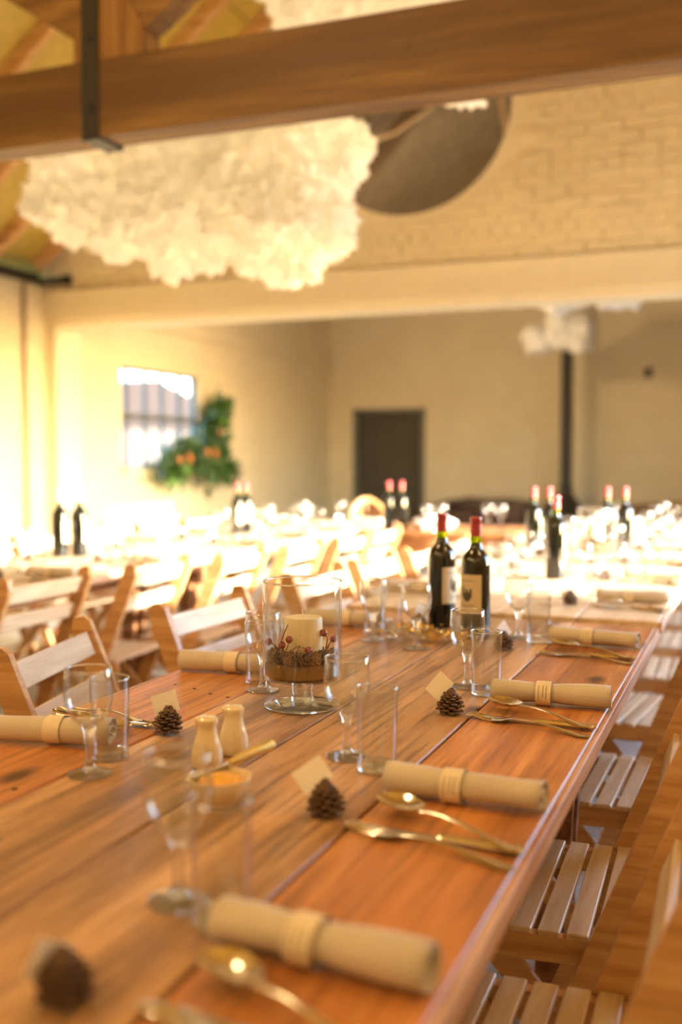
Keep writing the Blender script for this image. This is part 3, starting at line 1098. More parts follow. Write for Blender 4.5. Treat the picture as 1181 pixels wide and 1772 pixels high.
# ------------------------------------------------------------------ folding chairs (front faces +x)
ch = thing('folding_chair', 'slatted beech folding chair', 'chair', (0, 0, 0))
HT = 0.82
SL = 0.40                      # lean of the long stiles
ux, uz = SL / math.hypot(SL, 1), -1 / math.hypot(SL, 1)


def stile_mb(y0, y1):
    # long plank from the backrest down to the front foot, clipped corner at its top
    w = 0.056
    f = lambda z: -0.20 + SL * (0.79 - z)          # front edge x at height z
    poly_ = [(f(HT - 0.012), HT - 0.012), (f(HT) - 0.012, HT), (f(HT) - 0.038, HT - 0.004), (f(HT - 0.04) - w - 0.004, HT - 0.045), (f(0) - w, 0), (f(0), 0)]
    return MB().prism(poly_, y0, y1)


for s in (-1, 1):
    stile_mb(s * 0.238, s * 0.216).obj('stile', M['beech'], ch)
    MB().prism([(-0.155, 0.395), (-0.155, 0.432), (0.165, 0.432), (0.176, 0.420), (0.165, 0.392), (0.13, 0.385)], s * 0.214, s * 0.192).obj('seat_rail', M['beech'], ch)
    MB().bar((0.135, s * 0.181, 0.425), (-0.235, s * 0.181, 0.012), 0.046, 0.018, (0, 1, 0), 0.002).obj('leg', M['beech'], ch)
slat = MB().box((0, 0, 0), (0.0365, 0.424, 0.012), None, 0.002)
for s in (-1, 1):
    slat.lathe([(0, 0.0062), (0.0042, 0.0062), (0.0042, 0.005)], 8, (0, s * 0.203, 0))
slat_me = slat.mesh('seat_slat', M['beech_slat'])
for k in range(7):
    piece('seat_slat', slat_me, ch, (0.148 - 0.0468 * k, 0, 0.4385 - 0.004 * math.sin(PI * k / 6)))
screw_me = MB().lathe([(0, 0.0), (0.0045, 0.0), (0.004, 0.0006), (0, 0.0007)], 8).mesh('screw', M['hole'])
for zc, hh in ((0.752, 0.062), (0.652, 0.058)):
    fx = -0.20 + SL * (0.79 - zc) - 0.022
    MB().bar((fx - ux * -0 + ux * -hh / 2, 0, zc - uz * hh / 2), (fx + ux * hh / 2, 0, zc + uz * hh / 2), 0.013, 0.434, (0, 1, 0), 0.002).obj('back_slat', M['beech_slat'], ch)
MB().tube([(0.075, -0.215, 0.10), (0.075, 0.215, 0.10)], 0.009, 8).obj('stretcher', M['beech'], ch)
MB().tube([(-0.175, -0.18, 0.09), (-0.175, 0.18, 0.09)], 0.009, 8).obj('stretcher', M['beech'], ch)
MB().tube([(-0.028, -0.214, 0.262), (-0.028, 0.214, 0.262)], 0.005, 8).obj('pivot_rod', M['silver'], ch)
freeze(ch)


def chair_at(xs, y, face, label, group, turn=0.0):
    """xs: world x of the stile's front edge near its top; face +1 looks to +x, -1 to -x"""
    rz = (0 if face > 0 else PI) + turn
    off = Vector((0.20, 0, 0))
    off.rotate(Matrix.Rotation(rz, 3, 'Z'))
    return place(ch, (xs + off.x, y + off.y, 0), rz, label, group)


GR = 'folding chairs along the right side of the right-hand row'
for i, (y, xs, tn) in enumerate(((0.69, -0.045, 0.0), (1.31, -0.06, 0.02), (1.905, -0.10, 0.03), (2.57, -0.09, -0.02), (3.31, -0.10, -0.12), (4.03, -0.09, 0.02), (4.68, -0.09, 0.0), (5.32, -0.08, 0.03), (6.0, -0.08, 0))):
    where = ['nearest the camera at the lower right corner', 'with its blurred stile at the lower right edge', 'pushed under the foreground table, second from camera on its right', 'pushed under the foreground table, third from camera on its right',
             'turned slightly beside the joint of the two right tables', 'at the first place right of the sunlit middle table', 'at the second place right of the sunlit middle table', 'at the third place right of the sunlit middle table', 'at the fourth place right of the sunlit middle table'][i]
    if i == 0:
        continue
    chair_at(xs, y, -1, 'folding chair ' + where, GR, tn)
GL = 'folding chairs along the left side of the right-hand row'
for i, (y, xs, tn) in enumerate(((1.99, -1.50, 0.24), (2.70, -1.485, -0.03), (3.53, -1.475, -0.03), (4.10, -1.455, 0.0), (4.66, -1.42, 0.0), (5.25, -1.42, 0.02))):
    chair_at(xs, y, 1, 'folding chair, %s from camera on the left of the right-hand row' % ORD[i], GL, tn)
GA = 'folding chairs along the aisle side of the left-hand row'
for i, (y, xs, tn) in enumerate(((2.42, -2.34, 0.0), (3.02, -2.345, 0.0), (3.58, -2.23, 0.06), (4.10, -2.13, 0.05), (4.62, -2.06, 0.03), (5.20, -2.03, 0.0), (5.80, -2.05, 0.0))):
    if i == 0:
        continue
    chair_at(xs, y, -1, 'sunlit folding chair on the aisle side of the left-hand row, %s from camera' % ORD[i - 1], GA, tn)
GW = 'folding chairs on the wall side of the left-hand row'
for i, y in enumerate((4.15, 4.75, 5.35, 5.95, 6.55)):
    chair_at(-3.66, y, 1, 'sunlit folding chair on the wall side of the left-hand row, %s from camera' % ORD[i], GW, 0.0)
# chair with rounded back behind the serving table
rc = thing('wooden_armchair', 'orange-brown wooden chair with a rounded back before the dark door', 'chair', (-2.78, 7.62, 0), 0.5)
MB().lathe([(0, 0.42), (0.20, 0.42), (0.22, 0.44), (0.20, 0.46), (0, 0.465)], 24).obj('seat', M['beech'], rc)
arc = [(0.15 * math.cos(a), 0.21 * math.sin(a), 0.72 + 0.17 * math.sin((a - 0.2) / (PI - 0.4) * PI)) for a in [0.2 + (PI - 0.4) * i / 14 for i in range(15)]]
MB().tube(arc, 0.022, 8).obj('back_hoop', M['beech'], rc)
for i in range(1, 14, 2):
    p = arc[i]
    MB().tube([(p[0] * .85, p[1] * .85, 0.455), (p[0], p[1], p[2])], 0.011, 6).obj('spindle', M['beech'], rc)
for a in (0.8, 2.35, 3.95, 5.5):
    MB().tube([(0.15 * math.cos(a), 0.15 * math.sin(a), 0.42), (0.21 * math.cos(a), 0.21 * math.sin(a), 0)], [0.018, 0.014], 8).obj('leg', M['beech'], rc)

# ------------------------------------------------------------------ tableware prototypes
T = 0.7602
gb = thing('wine_goblet', 'clear wine goblet', 'goblet')
prof_o = [(0.006, 0.069), (0.014, 0.073), (0.023, 0.081), (0.031, 0.094), (0.0355, 0.109), (0.0362, 0.124), (0.0348, 0.141), (0.0333, 0.155)]
prof_i = [(0.0320, 0.155), (0.0336, 0.141), (0.0350, 0.124), (0.0343, 0.109), (0.0297, 0.0955), (0.0215, 0.0835), (0.012, 0.0765), (0, 0.0755)]
MB().lathe([(0, 0.068)] + prof_o + [(0.0327, 0.1558)] + prof_i, 32).obj('bowl', M['glass'], gb)
MB().lathe([(0, 0.0745), (0.010, 0.0735), (0.0115, 0.068), (0.0078, 0.060), (0.0062, 0.045), (0.0060, 0.025), (0.0075, 0.013), (0.012, 0.0075), (0, 0.0070)], 20).obj('stem', M['glass_solid'], gb)
MB().lathe([(0, 0.0072), (0.012, 0.0066), (0.024, 0.0042), (0.0320, 0.0026), (0.0328, 0.0014), (0.0318, 0.0004), (0, 0.0004)], 32).obj('foot', M['glass_solid'], gb)
MB().lathe([(0.0335 + 0.0013 * math.cos(a), 0.1552 + 0.0013 * math.sin(a)) for a in [2 * PI * k / 8 for k in range(9)]], 36).obj('rim', M['glass_rim'], gb)
freeze(gb)
tm = thing('tumbler', 'clear straight tumbler', 'tumbler')
MB().lathe([(0.0265, 0.012), (0.0285, 0.0125), (0.0295, 0.06), (0.0305, 0.122), (0.0300, 0.1245), (0.0292, 0.1235), (0.0282, 0.06), (0.0268, 0.0132)], 32).obj('wall', M['glass'], tm)
MB().lathe([(0, 0.0004), (0.026, 0.0004), (0.0284, 0.0022), (0.0286, 0.0118), (0.025, 0.0125), (0, 0.0115)], 32).obj('base', M['glass_solid'], tm)
MB().lathe([(0.0300 + 0.0012 * math.cos(a), 0.1240 + 0.0012 * math.sin(a)) for a in [2 * PI * k / 8 for k in range(9)]], 36).obj('rim', M['glass_rim'], tm)
freeze(tm)


def napkin_cloth(seed, R=0.0235, L=0.212, turns=3.2):
    rnd = random.Random(seed)
    mb = MB()
    ns, nl = 72, 14
    vs, fs = [], []
    ph = rnd.uniform(0, 6)
    for j in range(nl + 1):
        u = j / nl
        x = -L / 2 + L * u
        wob = 1 + 0.07 * math.sin(5.2 * u + ph) + 0.03 * math.sin(11 * u + ph * 2)
        pinch = 1 - 0.10 * math.exp(-((x + 0.012) / 0.028) ** 2)
        for i in range(ns + 1):
            t = i / ns
            a = -PI / 2 + 2 * PI * turns * (1 - t) + 0.3
            r = (0.0045 + (R - 0.0045) * t) * wob * pinch
            y = r * math.cos(a) * 1.12
            z = r * math.sin(a) * 0.94 + R * 0.96
            z = max(z, 0.0012 + 0.0010 * (1 - t))
            endpull = 0.004 * math.sin(7 * t + ph) * (2 * u - 1)
            vs.append((x + endpull, y, z))
    for j in range(nl):
        for i in range(ns):
            a = j * (ns + 1) + i
            fs.append((a, a + 1, a + ns + 2, a + ns + 1))
    mb.add(vs, fs, True)
    return mb


def make_napkin(seed):
    nk = thing('napkin_roll', 'rolled linen napkin', 'napkin')
    o = napkin_cloth(seed).obj('cloth', M['linen'], nk, 60)
    sm = o.modifiers.new('thickness', 'SOLIDIFY')
    sm.thickness = 0.0016
    sm.offset = 0
    # paper band with faint printed lines
    bm_ = MB()
    R = 0.0242
    for j in range(2):
        pass
    seg = 40
    vs, fs = [], []
    for j, x in enumerate((-0.026, 0.002)):
        for i in range(seg):
            a = 2 * PI * i / seg
            z = max(R * math.sin(a) * 0.93 + 0.0222, 0.0004)
            vs.append((x, R * math.cos(a) * 1.1, z))
    for i in range(seg):
        k = (i + 1) % seg
        fs.append((i, k, seg + k, seg + i))
    bo = bm_.add(vs, fs, True).obj('paper_band', M['band'], nk, 60)
    bo['label'] = 'cream paper band'
    for q, (x, w) in enumerate(((-0.020, 0.9), (-0.012, 0.7), (-0.006, 0.8))):
        ln = MB()
        pv, pf = [], []
        n_ = 8
        for i in range(n_ + 1):
            a = PI * (0.72 + 0.55 * w * i / n_ * 0.8)
            for dx in (-0.0004, 0.0004):
                pv.append((x + dx, (R + .0004) * math.cos(a) * 1.1, (R + .0004) * math.sin(a) * 0.93 + 0.0222))
        for i in range(n_):
            pf.append((2 * i, 2 * i + 1, 2 * i + 3, 2 * i + 2))
        ln.add(pv, pf).obj('printed_line', M['ink'], bo)
    return freeze(nk)


NAP = [make_napkin(1), make_napkin(5), make_napkin(9)]


def flat_profile(pts, th, z0=0.0):
    """pts: list of (x, halfwidth, z) along the implement; returns closed bar with rounded look"""
    vs, fs = [], []
    k = 8
    for x, w, z in pts:
        for i in range(k):
            a = 2 * PI * i / k
            vs.append((x, w * math.cos(a), z + z0 + th * (0.5 + 0.5 * math.sin(a))))
    n_ = len(pts)
    for j in range(n_ - 1):
        for i in range(k):
            i2 = (i + 1) % k
            fs.append((j * k + i, j * k + i2, (j + 1) * k + i2, (j + 1) * k + i))
    fs.append(tuple(range(k)))
    fs.append(tuple(range((n_ - 1) * k, n_ * k))[::-1])
    return vs, fs


# implements lie along x with the handle at +x
hp = [(0.105, 0.003, 0.0012), (0.100, 0.0075, 0.0008), (0.088, 0.0088, 0.0006), (0.06, 0.0062, 0.0035), (0.03, 0.0036, 0.008), (0.0, 0.0028, 0.0095), (-0.022, 0.0034, 0.008)]
sp = MB()
sp.add(*flat_profile(hp + [(-0.034, 0.006, 0.0065)], 0.0028), True)
bw = []
vs, fs = [], []
nr, ns_ = 7, 20
for side in (0, 1):
    for j in range(nr + 1):
        rr_ = j / nr
        for i in range(ns_):
            a = 2 * PI * i / ns_
            ex, ey = 0.034 * rr_ * math.cos(a), 0.0205 * rr_ * math.sin(a) * (1 - 0.16 * math.cos(a))
            zz = 0.0012 + 0.0085 * rr_ ** 2 + (0.0014 if side else 0)
            vs.append((-0.066 + ex, ey, zz))
for side in (0, 1):
    o_ = side * (nr + 1) * ns_
    for j in range(nr):
        for i in range(ns_):
            i2 = (i + 1) % ns_
            fs.append((o_ + j * ns_ + i, o_ + j * ns_ + i2, o_ + (j + 1) * ns_ + i2, o_ + (j + 1) * ns_ + i))
for i in range(ns_):
    i2 = (i + 1) % ns_
    a, b = nr * ns_, (nr + 1) * ns_ + nr * ns_
    fs.append((a + i, a + i2, b + i2, b + i))
sp.add(vs, fs, True)
spoon = tag(sp.obj('dessert_spoon', M['silver'], None, 50), 'dessert spoon', 'spoon')
fk = MB()
fk.add(*flat_profile(hp + [(-0.034, 0.006, 0.0065), (-0.042, 0.0105, 0.0045), (-0.056, 0.0118, 0.0025), (-0.062, 0.0118, 0.0022)], 0.0026), True)
for q in range(4):
    y = -0.0098 + 0.00653 * q
    fk.tube([(-0.060, y, 0.0036), (-0.078, y, 0.0036), (-0.092, y * 0.97, 0.0056), (-0.103, y * 0.95, 0.0092)], [0.0016, 0.0015, 0.0013, 0.0007], 6)
fork = tag(fk.obj('table_fork', M['silver'], None, 50), 'table fork', 'fork')
knife = thing('table_knife', 'table knife', 'knife')
kb = MB()
kb.add(*flat_profile([(0.012, 0.0055, 0.002), (-0.01, 0.0062, 0.003), (-0.03, 0.0085, 0.0035), (-0.07, 0.0092, 0.0035), (-0.095, 0.0078, 0.0035), (-0.106, 0.0035, 0.0035)], 0.0018), True)
kb.obj('blade', M['silver'], knife, 50)
kh = MB()
kh.add(*flat_profile([(0.105, 0.0035, 0.0025), (0.102, 0.0078, 0.0008), (0.09, 0.0088, 0.0), (0.06, 0.0076, 0.0), (0.03, 0.0066, 0.0004), (0.016, 0.0068, 0.0006), (0.010, 0.0050, 0.0012)], 0.0095), True)
kh.obj('handle', M['silver'], knife, 50)
for o_ in (spoon, fork):
    o_.data.transform(Matrix.Diagonal((1.09, 1.12, 1.1, 1)))
for o_ in COL.objects:
    if o_.parent == knife:
        o_.data.transform(Matrix.Diagonal((1.09, 1.12, 1.05, 1)))
freeze(spoon)
freeze(fork)
freeze(knife)


def pinecone_mb(h, r, seed, n=64):
    rnd = random.Random(seed)
    mb = MB()
    mb.lathe([(0, 0.001), (r * .35, h * .05), (r * .45, h * .35), (r * .25, h * .8), (0, h * .95)], 8)
    for i in range(n):
        t = i / (n - 1)
        a = i * 2.39996 + rnd.uniform(-.15, .15)
        z = h * (0.06 + 0.84 * t)
        rr_ = r * (0.55 + 0.45 * math.sin(PI * min(1, 0.28 + t * 0.80))) * (1 - 0.55 * t ** 2.2)
        lift = 0.05 + 0.9 * t
        rad = Vector((math.cos(a), math.sin(a), 0))
        tan = Vector((-math.sin(a), math.cos(a), 0))
        d = (rad * math.cos(lift) + Vector((0, 0, 1)) * math.sin(lift)).normalized()
        nrm_ = d.cross(tan)
        p0 = rad * rr_ * 0.25 + Vector((0, 0, z - 0.1 * h * (1 - t)))
        L_ = rr_ * 0.80
        w0, w1 = r * 0.10, r * 0.27 * (1 - .45 * t)
        th = r * 0.045
        tip = p0 + d * L_ * rnd.uniform(.92, 1.08)
        m_ = p0 + d * L_ * .72
        vs_ = [p0 - tan * w0, p0 + tan * w0, m_ + tan * w1, tip, m_ - tan * w1]
        vs_ = [v + nrm_ * th for v in vs_] + [v - nrm_ * th for v in vs_[:3]] + [tip - nrm_ * th * 2.2, vs_[4] - nrm_ * th]
        fs_ = [(0, 1, 2, 3, 4), (9, 8, 7, 6, 5)] + [(k, (k + 1) % 5, (k + 1) % 5 + 5, k + 5) for k in range(5)]
        mb.add(vs_, fs_)
    zmin = min(v[2] for v in mb.v)
    mb.v = [(v[0], v[1], v[2] - zmin) for v in mb.v]
    return mb


PC = [freeze(tag(pinecone_mb(0.043, 0.025, s, 70).obj('pinecone', M['cone']), 'pinecone', 'pinecone')) for s in (2, 4)]
cd = MB().box((0, 0, 0.018), (0.044, 0.0006, 0.034))
card = freeze(tag(cd.obj('place_card', M['card']), 'place card', 'card'))

BOT_PROF = [(0, 0.0005), (0.030, 0.0005), (0.0355, 0.004), (0.0370, 0.010), (0.0374, 0.10), (0.0376, 0.188), (0.0362, 0.200), (0.0310, 0.213), (0.0220, 0.224), (0.0168, 0.232), (0.0148, 0.243), (0.0146, 0.2445), (0, 0.2445)]


def make_bottle(name_label):
    b = thing('wine_bottle', name_label, 'bottle')
    MB().lathe(BOT_PROF, 36).obj('bottle_body', M['bottle'], b)
    MB().lathe([(0, 0.2445), (0.0143, 0.2445), (0.0138, 0.256), (0.0136, 0.262), (0, 0.262)], 24).obj('neck', M['bottle_neck'], b)
    MB().lathe([(0, 0.2615), (0.0146, 0.2615), (0.0143, 0.290), (0.0140, 0.297), (0.0148, 0.2985), (0.0148, 0.3095), (0.0140, 0.311), (0, 0.311)], 24).obj('foil_capsule', M['capsule'], b)

    def arc_patch(a0, a1, z0, z1, r, n_=12):
        vs_, fs_ = [], []
        for i in range(n_ + 1):
            a = a0 + (a1 - a0) * i / n_
            for rr_ in (r, r + 0.0006):
                for z in (z0, z1):
                    vs_.append((rr_ * math.cos(a), rr_ * math.sin(a), z))
        for i in range(n_):
            o_ = 4 * i
            fs_ += [(o_ + 2, o_ + 6, o_ + 7, o_ + 3), (o_, o_ + 1, o_ + 5, o_ + 4), (o_ + 1, o_ + 3, o_ + 7, o_ + 5), (o_, o_ + 4, o_ + 6, o_ + 2)]
        fs_ += [(0, 2, 3, 1), (4 * n_, 4 * n_ + 1, 4 * n_ + 3, 4 * n_ + 2)]
        return vs_, fs_
    lab = MB().add(*arc_patch(-1.02, 1.02, 0.068, 0.166, 0.0376), True).obj('label', M['label'], b)
    lab['label'] = 'cream paper label with a small dark crest'
    # crest: a low building with towers, and the line of small print under the top edge
    em = MB()
    for a0, a1, z0, z1 in ((-0.34, 0.34, 0.108, 0.120), (-0.36, -0.22, 0.108, 0.133), (0.22, 0.36, 0.108, 0.131), (-0.10, 0.05, 0.108, 0.129), (-0.27, -0.23, 0.132, 0.138), (0.10, 0.16, 0.112, 0.126), (-0.28, 0.28, 0.103, 0.108), (-0.16, 0.18, 0.098, 0.103)):
        em.add(*arc_patch(a0, a1, z0, z1, 0.0383, 4))
    em.obj('crest', M['ink'], lab)
    for z, hw in ((0.150, 0.62), (0.0875, 0.5), (0.081, 0.4)):
        MB().add(*arc_patch(-hw, hw, z, z + 0.0014, 0.0383, 8)).obj('printed_line', M['ink'], lab)
    return freeze(b)


BOT = make_bottle('dark wine bottle')

# ------------------------------------------------------------------ place settings
rs = random.Random(11)


def seat_setting(x_in, y, side, tname, k, sname, top=T, full=True, near=False, override=None):
    """side +1: diner sits at +x edge; local frame rotated by pi for the other side. x_in: outer table edge"""
    ov = override or {}
    s = side
    g = lambda dx, dy: (x_in - s * dx, y + s * dy, top)
    place_txt = '%s from camera, %s side of the %s' % (k, sname, tname)
    j = lambda a: rs.uniform(-a, a)
    base = 0 if s > 0 else PI
    p = ov.get('napkin', g(0.115 + j(.01), 0.0))
    place(rs.choice(NAP), p, base + ov.get('napkin_rot', j(.06)), 'beige linen napkin roll, ' + place_txt, 'napkin rolls')
    p = ov.get('goblet', g(0.322 + j(.008), 0.062 + j(.01)))
    place(gb, p, j(3), 'clear stemmed wine goblet, ' + place_txt, 'wine goblets')
    p = ov.get('tumbler', g(0.246 + j(.006), 0.085 + j(.01)))
    place(tm, p, j(3), 'clear straight tumbler, ' + place_txt, 'tumblers')
    p = ov.get('cone', g(0.275 + j(.015), -0.115 + j(.015)))
    tilt = ov.get('cone_tilt', (j(.12), j(.12)))
    pc = place(rs.choice(PC), (p[0], p[1], p[2] + 0.001), 0, 'pinecone holding a card, ' + place_txt, 'pinecone card holders', rot=(tilt[0], tilt[1], j(3)))
    cr = ov.get('card', (-0.3 + j(.1), j(.5), 0.55 + j(.35)))
    co = ov.get('card_off', (-0.004, 0.0, 0.030))
    place(card, (p[0] + co[0], p[1] + co[1], p[2] + co[2]), 0, 'blank card in its pinecone, ' + place_txt, 'place cards', rot=cr)
    if full:
        p = g(0.113, -0.145)
        place(knife, p, base - 0.04 + j(.03), 'thick-handled table knife, ' + place_txt, 'table knives')
        p = g(0.110, -0.172)
        place(fork, p, base - 0.28 + j(.05), 'table fork, ' + place_txt, 'table forks')
        p = g(0.107, -0.112)
        o = place(spoon, (p[0], p[1], p[2] + 0.008), 0, 'dessert spoon, ' + place_txt, 'dessert spoons', rot=(0.0, 0.02 * s, base - 0.46 + j(.04)))


OV_R = [
    dict(goblet=(-0.547, 0.922, T), tumbler=(-0.483, 0.895, T), cone=(-0.535, 0.715, T), napkin=(-0.356, 0.848, T), napkin_rot=-0.10, card=(0.10, 0.50, 1.35), card_off=(-0.022, -0.006, 0.014)),
    dict(goblet=(-0.575, 1.474, T), tumbler=(-0.509, 1.427, T), cone=(-0.505, 1.222, T), napkin=(-0.352, 1.330, T), napkin_rot=-0.02, card=(-0.45, -0.55, 0.62), card_off=(-0.010, 0.004, 0.034)),
    dict(goblet=(-0.528, 2.020, T), tumbler=(-0.477, 1.972, T), cone=(-0.502, 1.796, T), napkin=(-0.343, 1.925, T), napkin_rot=0.06, card=(-0.35, -0.75, 0.80), card_off=(-0.006, 0.004, 0.036)),
    dict(goblet=(-0.553, 2.630, T), tumbler=(-0.494, 2.590, T), cone=(-0.549, 2.447, T), napkin=(-0.357, 2.575, T), napkin_rot=-0.10, card=(0.1, 0.9, 1.1), card_off=(-0.012, 0.0, 0.034)),
]
for i, y in enumerate((0.866, 1.33, 1.925, 2.575)):
    seat_setting(TX1, y, 1, 'foreground table', ORD[i], 'right', T, True, True, OV_R[i])
OV_L = [
    dict(goblet=(-0.892, 1.254, T), tumbler=(-0.912, 1.336, T), cone=(-0.903, 1.492, T), napkin=(-1.052, 1.372, T), napkin_rot=PI + 0.22 - PI, card=(-0.15, -0.3, 0.25), card_off=(-0.004, 0.006, 0.032)),
    dict(goblet=(-0.897, 1.842, T), tumbler=(-0.935, 1.905, T), cone=(-0.870, 2.06, T), napkin=(-1.045, 1.975, T), napkin_rot=0.12),
    dict(goblet=(-0.886, 2.455, T), tumbler=(-0.915, 2.545, T), cone=(-0.829, 2.655, T), napkin=(-1.040, 2.640, T), napkin_rot=0.0, card=(0.0, 0.4, 0.9), card_off=(0.004, 0.004, 0.036)),
]
for i, y in enumerate((1.372, 1.96, 2.60)):
    seat_setting(TX0, y, -1, 'foreground table', ORD[i], 'left', T, True, True, OV_L[i])
for i, y in enumerate((3.34, 4.03, 4.67, 5.32)):
    seat_setting(TX1 + .01, y, 1, 'sunlit middle table', ORD[i], 'right', 0.7682)
    seat_setting(TX0 - .01, y, -1, 'sunlit middle table', ORD[i], 'left', 0.7682)
for i, y in enumerate((6.05, 6.7, 7.35)):
    seat_setting(TX1, y, 1, 'farthest right-hand table', ORD[i], 'right', T)
    seat_setting(TX0, y, -1, 'farthest right-hand table', ORD[i], 'left', T)
for i, y in enumerate((3.30, 3.95)):
    seat_setting(LX1, y, 1, 'near left-hand table', ORD[i], 'aisle', T)
for i, y in enumerate((3.66, 4.34)):
    seat_setting(LX0, y, -1, 'near left-hand table', ORD[i], 'wall', T)
for i, y in enumerate((5.0, 5.6, 6.2, 6.8)):
    seat_setting(LX1, y, 1, 'far left-hand table', ORD[i], 'aisle', T)
    seat_setting(LX0, y, -1, 'far left-hand table', ORD[i], 'wall', T)

# wine bottles
GB = 'wine bottles'
cam_az = lambda x, y: math.atan2(-y, -x)
for (x, y, z, turn, lab) in (
        (-0.655, 2.585, T, -0.62, 'dark wine bottle with red capsule, right one on the foreground table'),
        (-0.785, 2.725, T, 1.05, 'dark wine bottle with red capsule, left one on the foreground table'),
        (-3.009, 4.024, T, 1.3, 'wine bottle with pale capsule, left of two at the left on the left-hand table'),
        (-2.945, 4.085, T, 1.5, 'wine bottle with pale capsule, right of two at the left on the left-hand table'),
        (-2.907, 5.625, T, 1.0, 'wine bottle, left one of the pair below the evergreen swag'),
        (-2.903, 5.733, T, 1.3, 'wine bottle, right one of the pair below the evergreen swag'),
        (-2.19, 6.36, 0.7602, 2.6, 'wine bottle, left one of the pair in front of the dark door'),
        (-2.107, 6.37, 0.7602, 2.6, 'wine bottle, right one of the pair in front of the dark door'),
        (-0.686, 3.92, 0.7682, 1.9, 'wine bottle with sunlit pink capsule standing nearest on the sunlit middle table'),
        (-0.980, 4.99, 0.7682, 2.0, 'wine bottle, left one of the pair in front of the stove'),
        (-0.917, 5.045, 0.7682, 2.0, 'wine bottle, right one of the pair in front of the stove'),
        (-0.652, 5.12, 0.7682, 2.2, 'wine bottle, left one of the pair right of the far hurricane vase'),
        (-0.574, 5.165, 0.7682, 2.2, 'wine bottle, right one of the pair right of the far hurricane vase')):
    b_ = place(BOT, (x, y, z), cam_az(x, y) + turn, lab, GB)
    if 'at the left' in lab:
        for o_ in COL.objects:
            if o_.parent == b_ and o_.name.startswith('foil_capsule'):
                o_.material_slots[0].link = 'OBJECT'
                o_.material_slots[0].material = M['capsule_pale']
# glasses gathered on the serving table
for i, (x, y) in enumerate(((-1.98, 6.52), (-1.90, 6.60), (-1.62, 6.72), (-1.52, 6.66))):
    place(gb, (x, y, 0.7602), 0, 'wine goblet on the serving table, %s from its bottles' % ORD[i], 'wine goblets')
cn = thing('crumpled_napkin', 'crumpled white napkin beside the bottles on the serving table', 'napkin', (-1.90, 6.38, 0.7602))
bm = bmesh.new()
bmesh.ops.create_icosphere(bm, subdivisions=4, radius=1)
for v in bm.verts:
    q = v.co.copy()
    k = 1 + 0.35 * mnoise.noise(q * 2.2) + 0.18 * mnoise.noise(q * 5)
    v.co = Vector((q.x * .13 * k, q.y * .09 * k, max(q.z * .055 * k + 0.04, 0)))
me = bpy.data.meshes.new('cloth')
bm.to_mesh(me)
bm.free()
me.materials.append(M['linen_white'])
piece('cloth', me, cn)


